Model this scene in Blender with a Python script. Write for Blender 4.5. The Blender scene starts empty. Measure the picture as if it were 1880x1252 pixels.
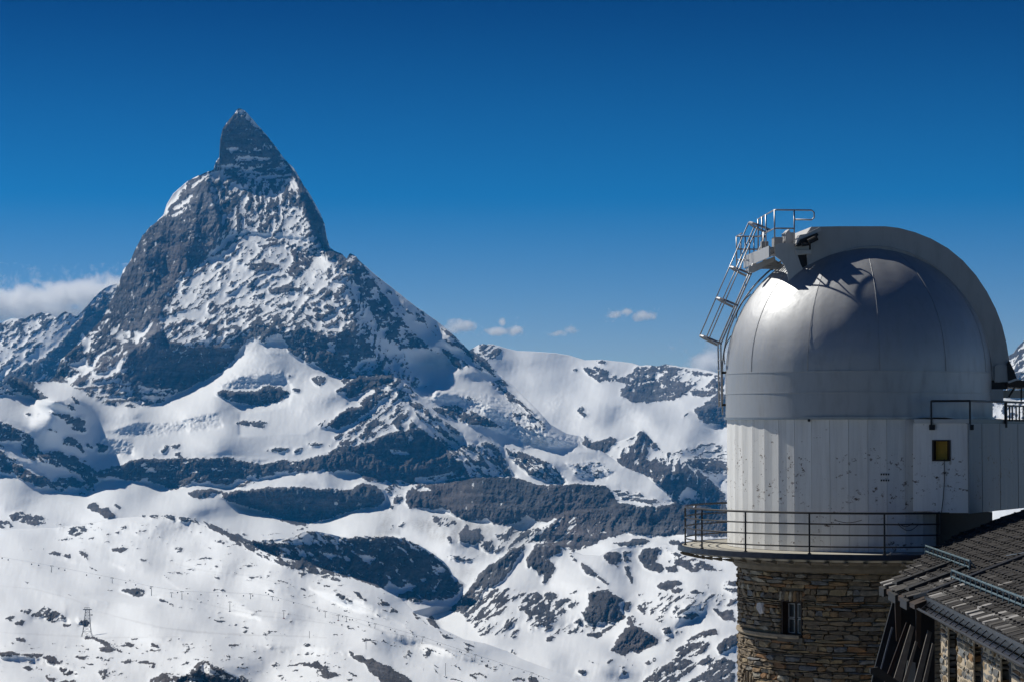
import bpy, bmesh, math, random
import numpy as np
from mathutils import Vector, Matrix

R = math.radians
sc = bpy.context.scene
col = sc.collection
PI = math.pi

# ------------------------------------------------------------------ camera
F_PX, CX, CY, HOR = 4180.0, 940.0, 626.0, 785.0          # photo is 1880 x 1252
PITCH = math.atan((HOR - CY) / F_PX)
cam_d = bpy.data.cameras.new('camera')
cam_d.sensor_width = 36.0
cam_d.lens = 36.0 * F_PX / 1880.0
cam_d.clip_start = 0.5
cam_d.clip_end = 80000.0
cam = bpy.data.objects.new('camera', cam_d)
col.objects.link(cam)
cam.location = (0, 0, 0)
cam.rotation_euler = (PI / 2 + PITCH, 0, 0)
sc.camera = cam

# ------------------------------------------------------------------ light
SUN_AZ, SUN_EL = R(-54), R(46)                            # azimuth from +Y, clockwise
SUN = Vector((math.sin(SUN_AZ) * math.cos(SUN_EL), math.cos(SUN_AZ) * math.cos(SUN_EL), math.sin(SUN_EL)))
sd = bpy.data.lights.new('sun', 'SUN')
sd.energy = 4.3
sd.angle = R(0.53)
sd.color = (1.0, 0.955, 0.87)
so = bpy.data.objects.new('sun', sd)
col.objects.link(so)
so.rotation_euler = (-SUN).to_track_quat('-Z', 'Y').to_euler()

world = bpy.data.worlds.new('World')
sc.world = world
world.use_nodes = True
wn, wl = world.node_tree.nodes, world.node_tree.links
wn.clear()
w_out = wn.new('ShaderNodeOutputWorld')
w_bg = wn.new('ShaderNodeBackground')
w_bg.inputs['Strength'].default_value = 0.10
w_sky = wn.new('ShaderNodeTexSky')
w_sky.sky_type = 'NISHITA'
w_sky.sun_disc = False
w_sky.sun_elevation = SUN_EL
w_sky.sun_rotation = SUN_AZ
w_sky.altitude = 3100
w_sky.air_density = 1.0
w_sky.dust_density = 0.25
w_sky.ozone_density = 2.2
w_tc = wn.new('ShaderNodeTexCoord')
w_sep = wn.new('ShaderNodeSeparateXYZ')
w_ramp = wn.new('ShaderNodeValToRGB')
w_mul = wn.new('ShaderNodeMix')
w_mul.data_type = 'RGBA'
w_mul.blend_type = 'MULTIPLY'
w_mul.inputs['Factor'].default_value = 1.0
wl.new(w_tc.outputs['Generated'], w_sep.inputs[0])
wl.new(w_sep.outputs['Z'], w_ramp.inputs[0])
SKY = [(0.0, (0.52, 0.60, 0.66)), (0.035, (0.42, 0.50, 0.62)), (0.055, (0.30, 0.44, 0.60)), (0.10, (0.03, 0.29, 0.52)),
       (0.19, (0.0, 0.066, 0.225)), (0.5, (0.012, 0.10, 0.27)), (1.0, (0.010, 0.085, 0.24))]
els = w_ramp.color_ramp.elements
while len(els) < len(SKY):
    els.new(0.5)
for e, (p, c) in zip(els, SKY):
    e.position = p
    e.color = (*c, 1)
wl.new(w_sky.outputs[0], w_mul.inputs['A'])
wl.new(w_ramp.outputs[0], w_mul.inputs['B'])
wl.new(w_mul.outputs['Result'], w_bg.inputs['Color'])
wl.new(w_bg.outputs[0], w_out.inputs['Surface'])

sc.view_settings.view_transform = 'Standard'
sc.view_settings.look = 'None'
sc.view_settings.exposure = 0.0
sc.view_settings.gamma = 1.0
sc.view_settings.use_curve_mapping = False
sc.cycles.diffuse_bounces = 3
sc.cycles.volume_bounces = 8

# ------------------------------------------------------------------ tagging and mesh helpers
def tag(o, label=None, cat=None, group=None, kind=None):
    if label: o['label'] = label
    if cat: o['category'] = cat
    if group: o['group'] = group
    if kind: o['kind'] = kind
    return o

def empty(name, loc=(0, 0, 0), rz=0.0):
    o = bpy.data.objects.new(name, None)
    o.empty_display_size = 0.2
    o.location = loc
    o.rotation_euler = (0, 0, rz)
    col.objects.link(o)
    return o

def ray(x, y):
    """photo pixel -> direction with unit forward (Y) component"""
    a, b = x - CX, CY - y
    fw = F_PX * math.cos(PITCH) - b * math.sin(PITCH)
    up = F_PX * math.sin(PITCH) + b * math.cos(PITCH)
    return a / fw, up / fw

def at(x, y, D):
    rx, rz = ray(x, y)
    return Vector((rx * D, D, rz * D))

def link_mesh(name, verts, faces, mat=None, parent=None, smooth=False):
    me = bpy.data.meshes.new(name)
    me.from_pydata([tuple(v) for v in verts], [], faces)
    if mat: me.materials.append(mat)
    if smooth: me.polygons.foreach_set('use_smooth', [True] * len(me.polygons))
    me.update()
    o = bpy.data.objects.new(name, me)
    col.objects.link(o)
    if parent: o.parent = parent
    return o

# ------------------------------------------------------------------ material helpers
def mat_new(name):
    m = bpy.data.materials.new(name)
    m.use_nodes = True
    nt = m.node_tree
    return m, nt, nt.nodes['Principled BSDF'], nt.nodes['Material Output']

class NT:
    """tiny node builder"""
    def __init__(s, nt): s.nt = nt
    def n(s, t, **kw):
        nd = s.nt.nodes.new(t)
        for k, v in kw.items(): setattr(nd, k, v)
        return nd
    def l(s, a, b): s.nt.links.new(a, b)
    def noise(s, vec, scale, detail=4, rough=0.55, dist=0.0):
        nd = s.n('ShaderNodeTexNoise')
        nd.inputs['Scale'].default_value = scale
        nd.inputs['Detail'].default_value = detail
        nd.inputs['Roughness'].default_value = rough
        nd.inputs['Distortion'].default_value = dist
        s.l(vec, nd.inputs['Vector'])
        return nd.outputs[0]
    def ramp(s, fac, stops, interp='LINEAR'):
        nd = s.n('ShaderNodeValToRGB')
        nd.color_ramp.interpolation = interp
        e = nd.color_ramp.elements
        while len(e) < len(stops): e.new(0.5)
        for q, (p, c) in zip(e, stops):
            q.position = p
            q.color = (c, c, c, 1) if isinstance(c, (int, float)) else (*c, 1)
        s.l(fac, nd.inputs[0])
        return nd.outputs[0]
    def mix(s, fac, a, b, blend='MIX'):
        nd = s.n('ShaderNodeMix', data_type='RGBA', blend_type=blend)
        for v, i in ((fac, 'Factor'), (a, 'A'), (b, 'B')):
            if hasattr(v, 'is_output') or isinstance(v, bpy.types.NodeSocket): s.l(v, nd.inputs[i])
            elif i == 'Factor': nd.inputs[i].default_value = v
            else: nd.inputs[i].default_value = (*v, 1)
        return nd.outputs['Result']
    def math(s, op, a, b=0.0, c=0.0, clamp=False):
        nd = s.n('ShaderNodeMath', operation=op, use_clamp=clamp)
        for i, v in enumerate((a, b, c)):
            if isinstance(v, bpy.types.NodeSocket): s.l(v, nd.inputs[i])
            else: nd.inputs[i].default_value = v
        return nd.outputs[0]
    def bump(s, h, strength, dist):
        nd = s.n('ShaderNodeBump')
        nd.inputs['Strength'].default_value = strength
        nd.inputs['Distance'].default_value = dist
        s.l(h, nd.inputs['Height'])
        return nd.outputs[0]
    def mapping(s, vec, scale=(1, 1, 1), rot=(0, 0, 0), loc=(0, 0, 0)):
        nd = s.n('ShaderNodeMapping')
        nd.inputs['Scale'].default_value = scale
        nd.inputs['Rotation'].default_value = rot
        nd.inputs['Location'].default_value = loc
        s.l(vec, nd.inputs[0])
        return nd.outputs[0]

def simple_mat(name, colr, rough=0.6, metal=0.0, var=0.12, scale=6.0, bump=0.0, bdist=0.01, obj_random=0.0):
    m, nt, p, out = mat_new(name)
    b = NT(nt)
    tc = b.n('ShaderNodeTexCoord').outputs['Object']
    nz = b.noise(tc, scale, 5, 0.6)
    dark = tuple(c * (1 - var * 2) for c in colr)
    lite = tuple(min(1, c * (1 + var * 2)) for c in colr)
    c = b.mix(nz, dark, lite)
    if obj_random:
        oi = b.n('ShaderNodeObjectInfo').outputs['Random']
        c = b.mix(1.0, c, b.ramp(oi, [(0, 1 - obj_random), (1, 1 + obj_random)]), 'MULTIPLY')
    b.l(c, p.inputs['Base Color'])
    p.inputs['Roughness'].default_value = rough
    p.inputs['Metallic'].default_value = metal
    if bump:
        b.l(b.bump(b.noise(tc, scale * 3, 6, 0.65), bump, bdist), p.inputs['Normal'])
    return m
# ================================================================== terrain
# image-angle raster used to lay out rock / snow cover and surface relief of the real-size terrain
ST = 1.25
Y0R, X0R = 180.0, -60.0
NX, NY = int((1960 - X0R) / ST), int((1330 - Y0R) / ST)
rng = np.random.RandomState(7)
XS = X0R + np.arange(NX) * ST
YS = Y0R + np.arange(NY) * ST
GX, GY = np.meshgrid(XS, YS)
GX = GX.astype(np.float32); GY = GY.astype(np.float32)

def perlin(x, y, seed):
    r = np.random.RandomState(seed)
    ang = r.rand(256) * 2 * np.pi
    ca, sa = np.cos(ang).astype(np.float32), np.sin(ang).astype(np.float32)
    perm = np.concatenate([r.permutation(256)] * 2)
    xi = np.floor(x).astype(np.int64); yi = np.floor(y).astype(np.int64)
    xf = (x - xi).astype(np.float32); yf = (y - yi).astype(np.float32)
    u = xf * xf * xf * (xf * (xf * 6 - 15) + 10); v = yf * yf * yf * (yf * (yf * 6 - 15) + 10)
    def g(ix, iy, fx, fy):
        h = perm[(perm[ix & 255] + iy) & 255]
        return ca[h] * fx + sa[h] * fy
    a = g(xi, yi, xf, yf); b = g(xi + 1, yi, xf - 1, yf)
    c = g(xi, yi + 1, xf, yf - 1); d = g(xi + 1, yi + 1, xf - 1, yf - 1)
    return ((a + u * (b - a)) + v * ((c + u * (d - c)) - (a + u * (b - a)))) * 1.4

def fbm(x, y, wl, seed, octs=4, gain=0.5, ridged=False):
    s = np.zeros_like(x, dtype=np.float32); amp = 1.0; tot = 0
    for o in range(octs):
        n = perlin(x / wl + 13.7 * o, y / wl - 7.3 * o, seed + o)
        if ridged: n = 1 - 2 * np.abs(n)
        s += amp * n; tot += amp
        amp *= gain; wl *= 0.5
    return s / tot

def rotsc(ang, sx, sy, x=None, y=None):
    """coordinates for streaks running along angle ang (degrees, up to the right), sx long, sy short"""
    x = GX if x is None else x; y = GY if y is None else y
    c, s = math.cos(R(ang)), math.sin(R(ang))
    return (x * c - y * s) / sx, (x * s + y * c) / sy

def ranked(n):
    """noise -> uniform 0..1"""
    q = np.quantile(n[::7, ::7], np.linspace(0, 1, 65))
    return np.interp(n, q, np.linspace(0, 1, 65)).astype(np.float32)

def blur(a, r):
    if r < 1: return a
    for ax in (0, 1):
        for _ in range(2):
            pad = [(0, 0), (0, 0)]; pad[ax] = (r + 1, r)
            p = np.pad(a, pad, mode='edge')
            cs = np.cumsum(p, axis=ax, dtype=np.float64)
            n = a.shape[ax]
            hi = np.take(cs, np.arange(2 * r + 1, 2 * r + 1 + n), axis=ax)
            lo = np.take(cs, np.arange(0, n), axis=ax)
            a = ((hi - lo) / (2 * r + 1)).astype(np.float32)
    return a

def poly_mask(pts):
    xs = [p[0] for p in pts]; ys = [p[1] for p in pts]
    i0 = max(0, int((min(xs) - X0R) / ST) - 1); i1 = min(NX, int((max(xs) - X0R) / ST) + 2)
    j0 = max(0, int((min(ys) - Y0R) / ST) - 1); j1 = min(NY, int((max(ys) - Y0R) / ST) + 2)
    if i1 <= i0 or j1 <= j0: return None
    x, y = GX[j0:j1, i0:i1], GY[j0:j1, i0:i1]
    m = np.zeros(x.shape, bool)
    n = len(pts)
    for k in range(n):
        (xa, ya), (xb, yb) = pts[k], pts[(k + 1) % n]
        if ya == yb: continue
        c = ((ya > y) != (yb > y)) & (x < (xb - xa) * (y - ya) / (yb - ya) + xa)
        m ^= c
    return m, (slice(j0, j1), slice(i0, i1))

def stroke_poly(pts, w):
    L, Rr = [], []
    for i, (x, y) in enumerate(pts):
        x0, y0 = pts[max(0, i - 1)]; x1, y1 = pts[min(len(pts) - 1, i + 1)]
        dx, dy = x1 - x0, y1 - y0
        l = math.hypot(dx, dy) or 1
        ww = w * (0.45 if i in (0, len(pts) - 1) else 1)
        L.append((x - dy / l * ww, y + dx / l * ww)); Rr.append((x + dy / l * ww, y - dx / l * ww))
    return L + Rr[::-1]

def P(s):
    """'x,y x,y ...' -> list of points"""
    return [tuple(float(v) for v in q.split(',')) for q in s.split()]

COV = np.zeros((NY, NX), np.float32)     # how much bare rock
TYP = np.zeros((NY, NX), np.int8)        # streak direction of the patches
TYPES = {'b': 0, 'h': 1, 'v': 2, 'd': 3, 'e': 4, 's': 5}
# (coverage, streak type, outline) painted in order
PATCHES = [
 # ---- distant ridges
 (.55,'d',"-60,560 60,560 240,500 260,560 150,650 100,700 -60,720"),
 (.95,'b',"150,570 235,530 215,570 150,640 110,670 60,700 -40,705 30,680 90,640"),
 (.35,'d',"-20,640 60,600 110,610 60,660 0,700"),
 (.05,'d',"40,668 100,618 135,585 160,570 100,640 60,668"),
 (.75,'d',"878,630 905,632 925,646 912,656 900,662 880,645"),
 (.80,'b',"1070,675 1090,671 1112,678 1128,690 1148,688 1180,680 1200,670 1215,672 1226,667 1242,674 1290,682 1330,690 1330,722 1290,728 1255,724 1230,735 1190,739 1160,737 1140,726 1138,714 1160,706 1130,699 1098,700 1083,690"),
 (.35,'d',"1205,678 1222,676 1215,700 1202,696"),
 (.35,'d',"1240,680 1300,690 1285,705 1250,705"),
 (1.,'b',"1148,708 1180,704 1205,700 1218,712 1225,735 1190,739 1158,737 1140,725"),
 (1.,'b',"1225,705 1255,700 1262,718 1235,735 1225,725"),
 (.95,'b',"1274,752 1292,742 1310,728 1340,716 1340,785 1315,776 1298,778 1282,764"),
 (.05,'d',"1270,712 1300,690 1312,690 1290,715"),
 (.9,'b',"1250,764 1262,758 1268,762 1255,766"), (.6,'b',"1052,678 1060,676 1060,681 1053,682"),
 (.6,'b',"1060,752 1072,745 1080,760 1070,768"),
 (1.,'b',"1094,662 1112,660 1118,665 1104,668"),
 (.9,'d',"1170,672 1205,672 1210,680 1180,690 1160,685"),
 # right far wall (behind the dome)
 (.62,'d',"1820,690 1850,650 1880,625 1960,600 1960,730 1820,730"),
 (.4,'b',"1800,735 1960,735 1960,775 1800,775"),
 # small pyramid peak and its feet
 (.88,'v',"1179,788 1196,805 1217,828 1240,833 1258,842 1290,868 1330,905 1340,960 1240,925 1200,880 1140,852 1125,835 1150,812"),
 (.12,'d',"1113,830 1150,806 1172,798 1163,815 1152,832 1140,828 1140,838 1130,842"),
 (.03,'b',"1118,828 1140,822 1138,838 1122,836"),
 (.05,'b',"1185,820 1216,827 1205,838 1192,850 1188,840 1192,830"),
 (.3,'v',"1206,838 1222,832 1258,842 1252,850 1240,852 1225,856 1205,848"),
 (.2,'e',"1262,850 1295,880 1300,888 1280,872 1262,855"),
 (.35,'h',"1240,830 1290,810 1340,815 1340,850 1290,845"),
 (.8,'h',"1262,842 1300,840 1340,850 1340,870 1300,868 1270,855"),
 (.1,'b',"1300,872 1340,868 1340,885 1315,888"), (.15,'b',"1250,905 1262,893 1278,900 1290,910 1260,925 1245,925"),
 (.9,'b',"1074,800 1090,812 1100,808 1118,800 1132,806 1122,820 1112,830 1085,825 1070,815"),
 # ---- the great peak
 (.50,'d',"440,198 405,232 400,290 345,333 305,395 262,425 225,498 200,560 165,610 130,640 90,695 140,712 250,700 420,650 520,640 640,640 700,690 760,700 740,640 700,560 640,500 640,465 606,457 596,410 560,340 520,290 480,240"),
 (.94,'b',"440,196 424,215 408,236 402,262 403,296 386,312 430,305 500,297 528,302 515,280 480,240"),
 (.3,'d',"441,196 450,204 470,228 480,242 468,234 448,216 438,206"),
 (.25,'h',"436,292 455,286 480,290 500,290 496,294 470,296 440,297"), (.2,'b',"420,272 436,272 440,266 434,278 424,280"),
 (.25,'b',"462,270 480,277 480,281 468,279"),
 (.58,'h',"386,305 430,300 528,302 545,330 500,330 450,335 400,335 380,325"),
 (.96,'b',"535,310 560,345 580,385 594,405 600,440 606,458 590,452 572,420 560,390 552,360 538,330"),
 (.58,'v',"385,345 450,330 540,330 552,360 560,400 520,420 480,430 440,440 410,430"),
 (.85,'b',"412,345 428,350 426,395 408,395 405,370"),
 (.3,'d',"520,380 545,380 555,400 560,425 540,435 525,430"),
 (.70,'d',"352,330 380,318 372,345 340,370 312,395 308,385 330,355"),
 (.95,'v',"372,335 385,340 405,395 408,430 395,455 372,480 345,495 318,520 300,560 290,600 300,620 250,640 215,600 200,575 215,530 228,498 240,470 262,428 300,397 325,400 345,380 362,350"),
 (.24,'d',"402,440 440,425 500,430 548,425 556,440 545,470 610,480 622,520 600,548 560,560 480,560 420,575 360,580 330,590 300,592 312,560 330,540 352,510 380,490 400,470"),
 (.85,'h',"448,490 480,480 512,486 500,497 470,500"), (.85,'h',"492,532 520,526 550,528 560,522 555,535 520,540 495,540"),
 (.85,'e',"540,462 560,465 575,480 570,490 545,510 525,505 520,500 540,485"),
 (.7,'h',"490,440 530,440 545,432 540,440 500,452 470,455"),
 (.9,'b',"596,455 640,465 650,480 640,500 628,500 620,480 600,470"),
 (.52,'d',"300,560 340,560 400,560 470,560 560,560 620,530 640,555 655,600 640,620 600,610 560,600 520,600 470,600 430,615 380,620 340,640 300,640"),
 (.05,'h',"300,585 330,572 385,565 372,585 330,588 305,595"),
 (.1,'d',"326,540 335,525 330,550"), (.12,'d',"350,515 365,500 380,500 360,520 345,535"),
 (.45,'b',"560,560 620,540 640,580 640,620 600,620 560,600"),
 (.92,'b',"420,630 460,600 500,598 520,612 560,600 600,620 640,605 680,635 720,660 740,700 700,712 640,712 615,690 600,685 560,665 530,645 520,620 500,615 480,628 465,620 440,640"),
 (.3,'d',"655,660 690,655 694,675 670,690 650,690"), (.4,'d',"600,630 620,625 610,650"), (.3,'b',"640,690 650,672 660,680 650,700"),
 (.96,'b',"292,600 310,630 340,635 380,632 420,640 440,632 430,660 405,682 370,700 340,715 300,730 250,715 215,690 225,650 250,640"),
 (.5,'h',"135,703 170,690 230,700 300,715 330,712 300,738 245,748 190,742 150,720"),
 (.78,'d',"205,556 240,600 245,650 225,690 180,700 140,705 92,698 108,662 132,642 165,610"),
 (.95,'v',"240,600 290,600 300,640 270,680 240,690 235,640"),
 (.0,'b',"148,612 160,618 168,620 163,648 154,650 152,630"), (.05,'b',"130,668 158,654 163,672 150,690 125,702 118,698 140,682 128,672"),
 (.05,'b',"208,622 222,606 240,608 240,620 225,626"), (.05,'b',"245,608 262,612 252,630 248,628"), (.1,'d',"258,612 282,586 278,600 262,628"),
 (.02,'b',"160,692 182,684 200,680 215,668 226,652 222,672 224,680 200,690 178,694 165,694"), (.08,'d',"172,660 185,645 180,665 160,685 150,692 160,675"),
 (.05,'d',"205,605 225,590 220,600 208,618"),
 # north face, right shoulder
 (.78,'b',"640,465 660,470 690,520 740,590 790,640 830,655 780,640 740,640 715,640 690,600 660,540 640,500"),
 (.25,'v',"636,520 650,515 690,590 740,650 750,680 790,710 760,712 720,680 690,630 660,570"),
 (.45,'v',"665,580 700,640 740,700 720,700 690,660"),
 (.22,'e',"662,478 700,515 760,560 850,625 900,685 880,680 840,640 800,620 740,580 690,520"),
 (.85,'e',"815,600 850,622 885,655 922,692 905,690 870,662 835,630"),
 (.9,'b',"812,638 826,646 840,655 850,668 845,675 830,668 818,655"),
 (.7,'e',"836,648 850,660 868,680 862,676 845,660"),
 (.45,'e',"745,705 756,712 778,745 820,775 870,812 905,838 945,878 900,880 872,878 848,855 830,830 800,800 770,770 752,742"),
 (.0,'b',"750,672 800,680 860,690 900,700 960,740 900,760 800,720"),
 (.88,'e',"788,742 812,745 840,744 862,752 885,762 905,774 924,786 902,784 876,780 850,774 820,766 800,756"),
 (.62,'e',"878,800 905,812 930,845 945,872 928,874 905,850 885,825"), (.66,'e',"925,820 958,828 1000,845 1022,858 1038,889 1005,883 975,870 945,850"),
 (.30,'b',"1040,850 1100,848 1128,866 1105,878 1062,876"), (.7,'h',"1122,897 1160,902 1200,914 1224,922 1190,923 1140,913"), (.5,'e',"900,700 922,694 960,735 1000,775 985,775 940,740"),
 (.25,'e',"810,720 860,726 900,740 880,742 840,732"), (.25,'b',"940,745 985,762 1010,790 970,790 930,768"),
 # snow cone under the face, glacier bowls
 (.0,'b',"380,700 420,680 442,650 456,626 466,618 478,628 488,632 500,618 512,612 522,624 532,646 560,664 585,672 600,688 612,690 600,720 500,760 300,760"),
 (1.,'b',"394,720 412,714 440,716 470,718 492,706 515,708 532,722 512,736 480,744 448,742 420,734"),
 (.95,'b',"434,776 448,770 472,773 496,774 484,783 458,782"), (1.,'b',"568,694 584,691 598,692 596,702 584,706 576,700"),
 (.9,'b',"525,690 534,688 544,692 530,694"), (.8,'b',"540,712 552,716 548,720 538,717"),
 (1.,'b',"614,720 634,706 650,696 672,692 690,690 690,706 672,716 655,728 636,730 632,718"),
 (.6,'h',"604,696 640,684 680,680 690,690 650,690 620,698"),
 (.96,'b',"592,785 606,776 624,758 646,746 662,748 690,738 700,744 668,764 644,778 622,788 606,782"),
 (.5,'d',"580,780 600,768 612,770 600,785"), (1.,'b',"610,804 628,794 634,798 618,806"),
 (.75,'h',"488,828 505,822 530,822 530,828 505,830"), (.95,'b',"540,826 554,821 552,829 543,830"),
 (.8,'h',"560,814 576,812 594,814 590,818 568,818"), (.6,'b',"600,812 612,810 606,820 600,818"),
 (.9,'b',"296,826 302,816 320,815 334,816 326,822 308,822 298,832"), (.8,'b',"280,832 290,832 290,835 280,836"), (.9,'b',"320,832 332,830 330,836 322,835"),
 (.42,'d',"690,712 720,702 745,706 752,745 745,775 720,785 690,800 650,815 620,818 655,770 690,742"),
 (.85,'d',"655,800 680,780 700,760 690,790 670,812"),
 (.9,'d',"655,736 690,720 715,715 700,730 672,748"),
 (.97,'b',"546,846 600,832 620,820 650,818 690,806 712,795 735,790 722,776 730,762 748,762 765,782 790,798 812,812 826,830 835,842 848,846 858,868 872,880 850,892 800,880 760,890 745,885 735,880 705,884 672,885 660,870 640,862 612,864 575,864 545,868 540,858"),
 (.15,'b',"733,772 748,766 756,775 750,790 742,792"), (.15,'v',"752,795 758,800 755,818 748,815"),
 (.35,'h',"715,826 735,826 755,832 750,836 720,832"), (.3,'h',"760,876 800,872 830,866 850,872 800,884 770,888"),
 (.9,'h',"180,862 215,856 240,846 256,842 300,842 340,836 380,842 420,838 448,846 480,852 520,842 548,846 548,866 520,866 500,872 470,880 440,890 400,888 350,886 330,896 312,898 296,888 270,882 230,880 212,874 180,876"),
 (.2,'h',"430,880 460,872 500,872 520,868 500,880 460,890 430,894"),
 (.2,'h',"340,862 370,868 400,876 380,872 350,866"), (.25,'b',"262,856 285,858 280,866 264,864"),
 (.95,'b',"345,904 362,898 392,898 412,902 392,908 370,915 352,912"),
 (.97,'v',"404,912 412,904 440,900 462,898 500,894 545,892 580,896 625,898 645,898 665,886 690,890 705,905 706,918 694,928 660,934 632,942 590,955 572,962 556,958 544,950 520,952 500,946 482,938 462,930 432,924"),
 (.15,'b',"610,920 620,922 620,928 608,926"), (.25,'b',"545,920 556,920 558,924"),
 (.97,'b',"512,955 530,948 562,956 575,955 560,964 535,962"), (.9,'h',"455,932 462,930 460,934"),
 # scree gully
 (.3,'e',"705,880 750,884 740,905 722,925 712,915"),
 (.9,'b',"716,920 738,906 742,916 724,926"), (.9,'b',"712,930 724,926 720,934"),
 # long dark ridge
 (.97,'v',"745,905 755,894 780,888 810,886 850,882 864,876 900,876 945,876 962,880 988,890 1030,890 1062,887 1088,891 1110,890 1126,904 1132,922 1160,925 1185,930 1210,928 1238,924 1280,930 1300,930 1345,945 1345,985 1290,984 1250,980 1220,984 1175,982 1150,975 1128,985 1100,975 1062,960 1036,946 1018,950 1004,958 980,954 968,945 958,950 948,960 925,962 905,960 895,950 882,955 862,956 842,950 825,938 812,932 790,934 768,930 748,932"),
 (.25,'h',"760,878 775,886 785,896 800,900 770,902 762,892"), (.35,'h',"810,870 850,868 856,876 820,880"),
 (.82,'s',"1036,942 1064,950 1100,955 1128,978 1110,990 1090,1000 1060,1010 1030,1000 1000,996 975,990 965,985 1000,968"),
 (.95,'b',"1062,975 1100,958 1130,960 1150,968 1130,985 1100,985 1075,995"),
 (.55,'s',"900,985 940,975 1000,968 985,990 965,1000 930,1010 905,1015"),
 (.97,'b',"842,978 858,960 864,975 882,965 888,990 872,1002 848,994"), (.9,'b',"820,985 830,984 826,998"),
 (.45,'s',"880,1000 930,975 950,975 930,1000 900,1018"), (.85,'s',"920,998 932,975 944,962 942,975 930,992"),
 (.5,'s',"730,965 745,958 742,972"), (.4,'s',"792,945 830,952 850,960 830,970 800,962"),
 (.9,'b',"715,972 722,962 724,958 722,972"), (.75,'h',"1000,1000 1020,996 1060,1008 1050,1016"),
 # left bluffs
 (.93,'b',"14,694 20,688 34,696 56,702 72,714 88,730 70,732 48,724 20,718"), (.6,'b',"-60,705 10,712 30,724 10,726 -60,726"),
 (.9,'e',"128,724 142,732 148,742 138,738"), (.8,'e',"118,738 135,746 142,754 128,750"),
 (.75,'b',"82,756 105,758 135,762 156,770 158,790 142,796 128,780 110,765"), (.8,'b',"48,760 58,758 56,765 48,763"), (.8,'b',"68,757 78,765 70,764"),
 (.9,'b',"-60,765 4,772 36,788 52,796 60,806 72,820 50,810 20,808 -60,806"),
 (.9,'b',"116,815 122,800 134,804 150,818 158,835 140,820"), (.7,'h',"72,782 84,783 112,794 100,792"),
 (.8,'e',"40,808 60,812 76,828 80,832 95,826 120,830 160,848 175,860 182,872 170,880 150,872 120,862 90,850 60,845 40,830"),
 (.85,'b',"-60,815 0,820 20,842 60,868 100,880 160,870 185,880 160,905 120,905 90,895 60,890 30,872 -60,850"),
 (.05,'e',"8,842 25,846 40,852 52,860 38,854 14,846"), (.1,'e',"-60,800 0,812 30,842 50,858 40,856 0,826 -60,812"),
 (.25,'e',"100,890 150,895 180,900 150,908 110,905"),
 (.1,'e',"100,850 130,862 160,885 150,885 120,868"),
 (.95,'b',"156,812 172,820 172,824 160,820"), (.9,'b',"174,812 190,816 200,818 192,830 176,832 186,824"),
 # ---- dark hump in the middle distance
 (.90,'e',"440,995 470,990 520,992 540,985 562,974 600,982 640,988 660,984 700,984 740,986 765,1000 800,1020 822,1042 832,1062 842,1082 830,1100 800,1100 760,1105 730,1096 700,1078 640,1060 560,1050 480,1022"),
 (.3,'e',"470,992 530,992 560,976 590,980 640,992 650,1002 610,998 580,996 560,1000 540,1000 500,996"),
 (.35,'e',"500,1000 530,1006 560,1010 580,1018 560,1022 520,1016"), (.3,'e',"580,1010 640,1022 645,1030 600,1022"),
 (.3,'b',"655,1020 672,1018 690,1024 685,1036 668,1028"), (.25,'b',"790,1036 815,1040 822,1050 800,1048"),
 (.0,'b',"705,1078 714,1062 722,1072 735,1078 752,1072 764,1076 735,1090 722,1098"),
 (.1,'b',"770,1062 785,1058 778,1070"), (.15,'d',"795,1078 812,1060 806,1072 798,1082"),
 (.9,'b',"740,1096 752,1090 762,1100 745,1104"), (.9,'b',"822,1072 838,1065 850,1072 842,1084 832,1080"),
 (.75,'h',"818,1018 850,1020 876,1026 860,1032 840,1028"),
 # ---- rocky slopes right of centre
 (.97,'b',"980,998 1000,996 1022,1000 1030,1014 1012,1020 1008,1026 1016,1036 1020,1044 1010,1058 1006,1068 998,1071 1000,1056 990,1056 982,1046 976,1036 974,1046 968,1040 966,1026 976,1012 978,1004"),
 (.9,'s',"822,1120 850,1095 868,1068 885,1046 900,1036 920,1022 938,1008 958,1002 966,1000 950,1022 942,1032 944,1042 932,1052 928,1062 910,1072 895,1080 885,1095 868,1110 848,1124"),
 (.8,'s',"840,1122 880,1092 900,1082 904,1098 896,1112 884,1128 872,1142 858,1140 852,1130"),
 (.62,'s',"850,1112 912,1080 930,1078 960,1082 950,1096 935,1106 925,1122 912,1142 890,1156 870,1148 862,1130"),
 (.75,'d',"955,1090 985,1086 995,1092 1010,1098 1030,1100 1040,1098 1052,1104 1035,1112 1040,1122 1030,1134 1018,1140 1000,1148 975,1152 955,1148 960,1128 950,1118 956,1104"),
 (.97,'b',"1000,1088 1015,1083 1024,1095 1012,1100 1002,1098"),
 (.8,'s',"940,1172 958,1150 970,1142 960,1160 950,1170"), (.9,'b',"938,1170 958,1155 955,1166 942,1172"),
 (.97,'b',"1082,1086 1105,1082 1122,1086 1140,1096 1148,1100 1136,1108 1140,1122 1150,1132 1140,1138 1132,1146 1122,1152 1110,1164 1095,1172 1078,1166 1072,1160 1084,1148 1075,1138 1068,1122 1078,1112 1082,1102"),
 (.9,'b',"1146,1104 1158,1104 1155,1118 1146,1122"), (.7,'d',"1040,1112 1056,1100 1064,1106 1050,1118"),
 (.95,'b',"1052,1142 1066,1134 1074,1152 1060,1158 1050,1152"), (.9,'b',"998,1172 1008,1168 1018,1166 1014,1178 1004,1180"),
 (.9,'b',"1168,1112 1190,1102 1200,1092 1212,1088 1200,1102 1194,1118 1184,1128 1174,1120"), (.95,'b',"1212,1088 1232,1092 1228,1104 1214,1104"),
 (.97,'b',"1200,1128 1208,1108 1216,1106 1222,1116 1244,1112 1258,1120 1248,1134 1222,1130 1216,1142 1202,1138"),
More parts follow.
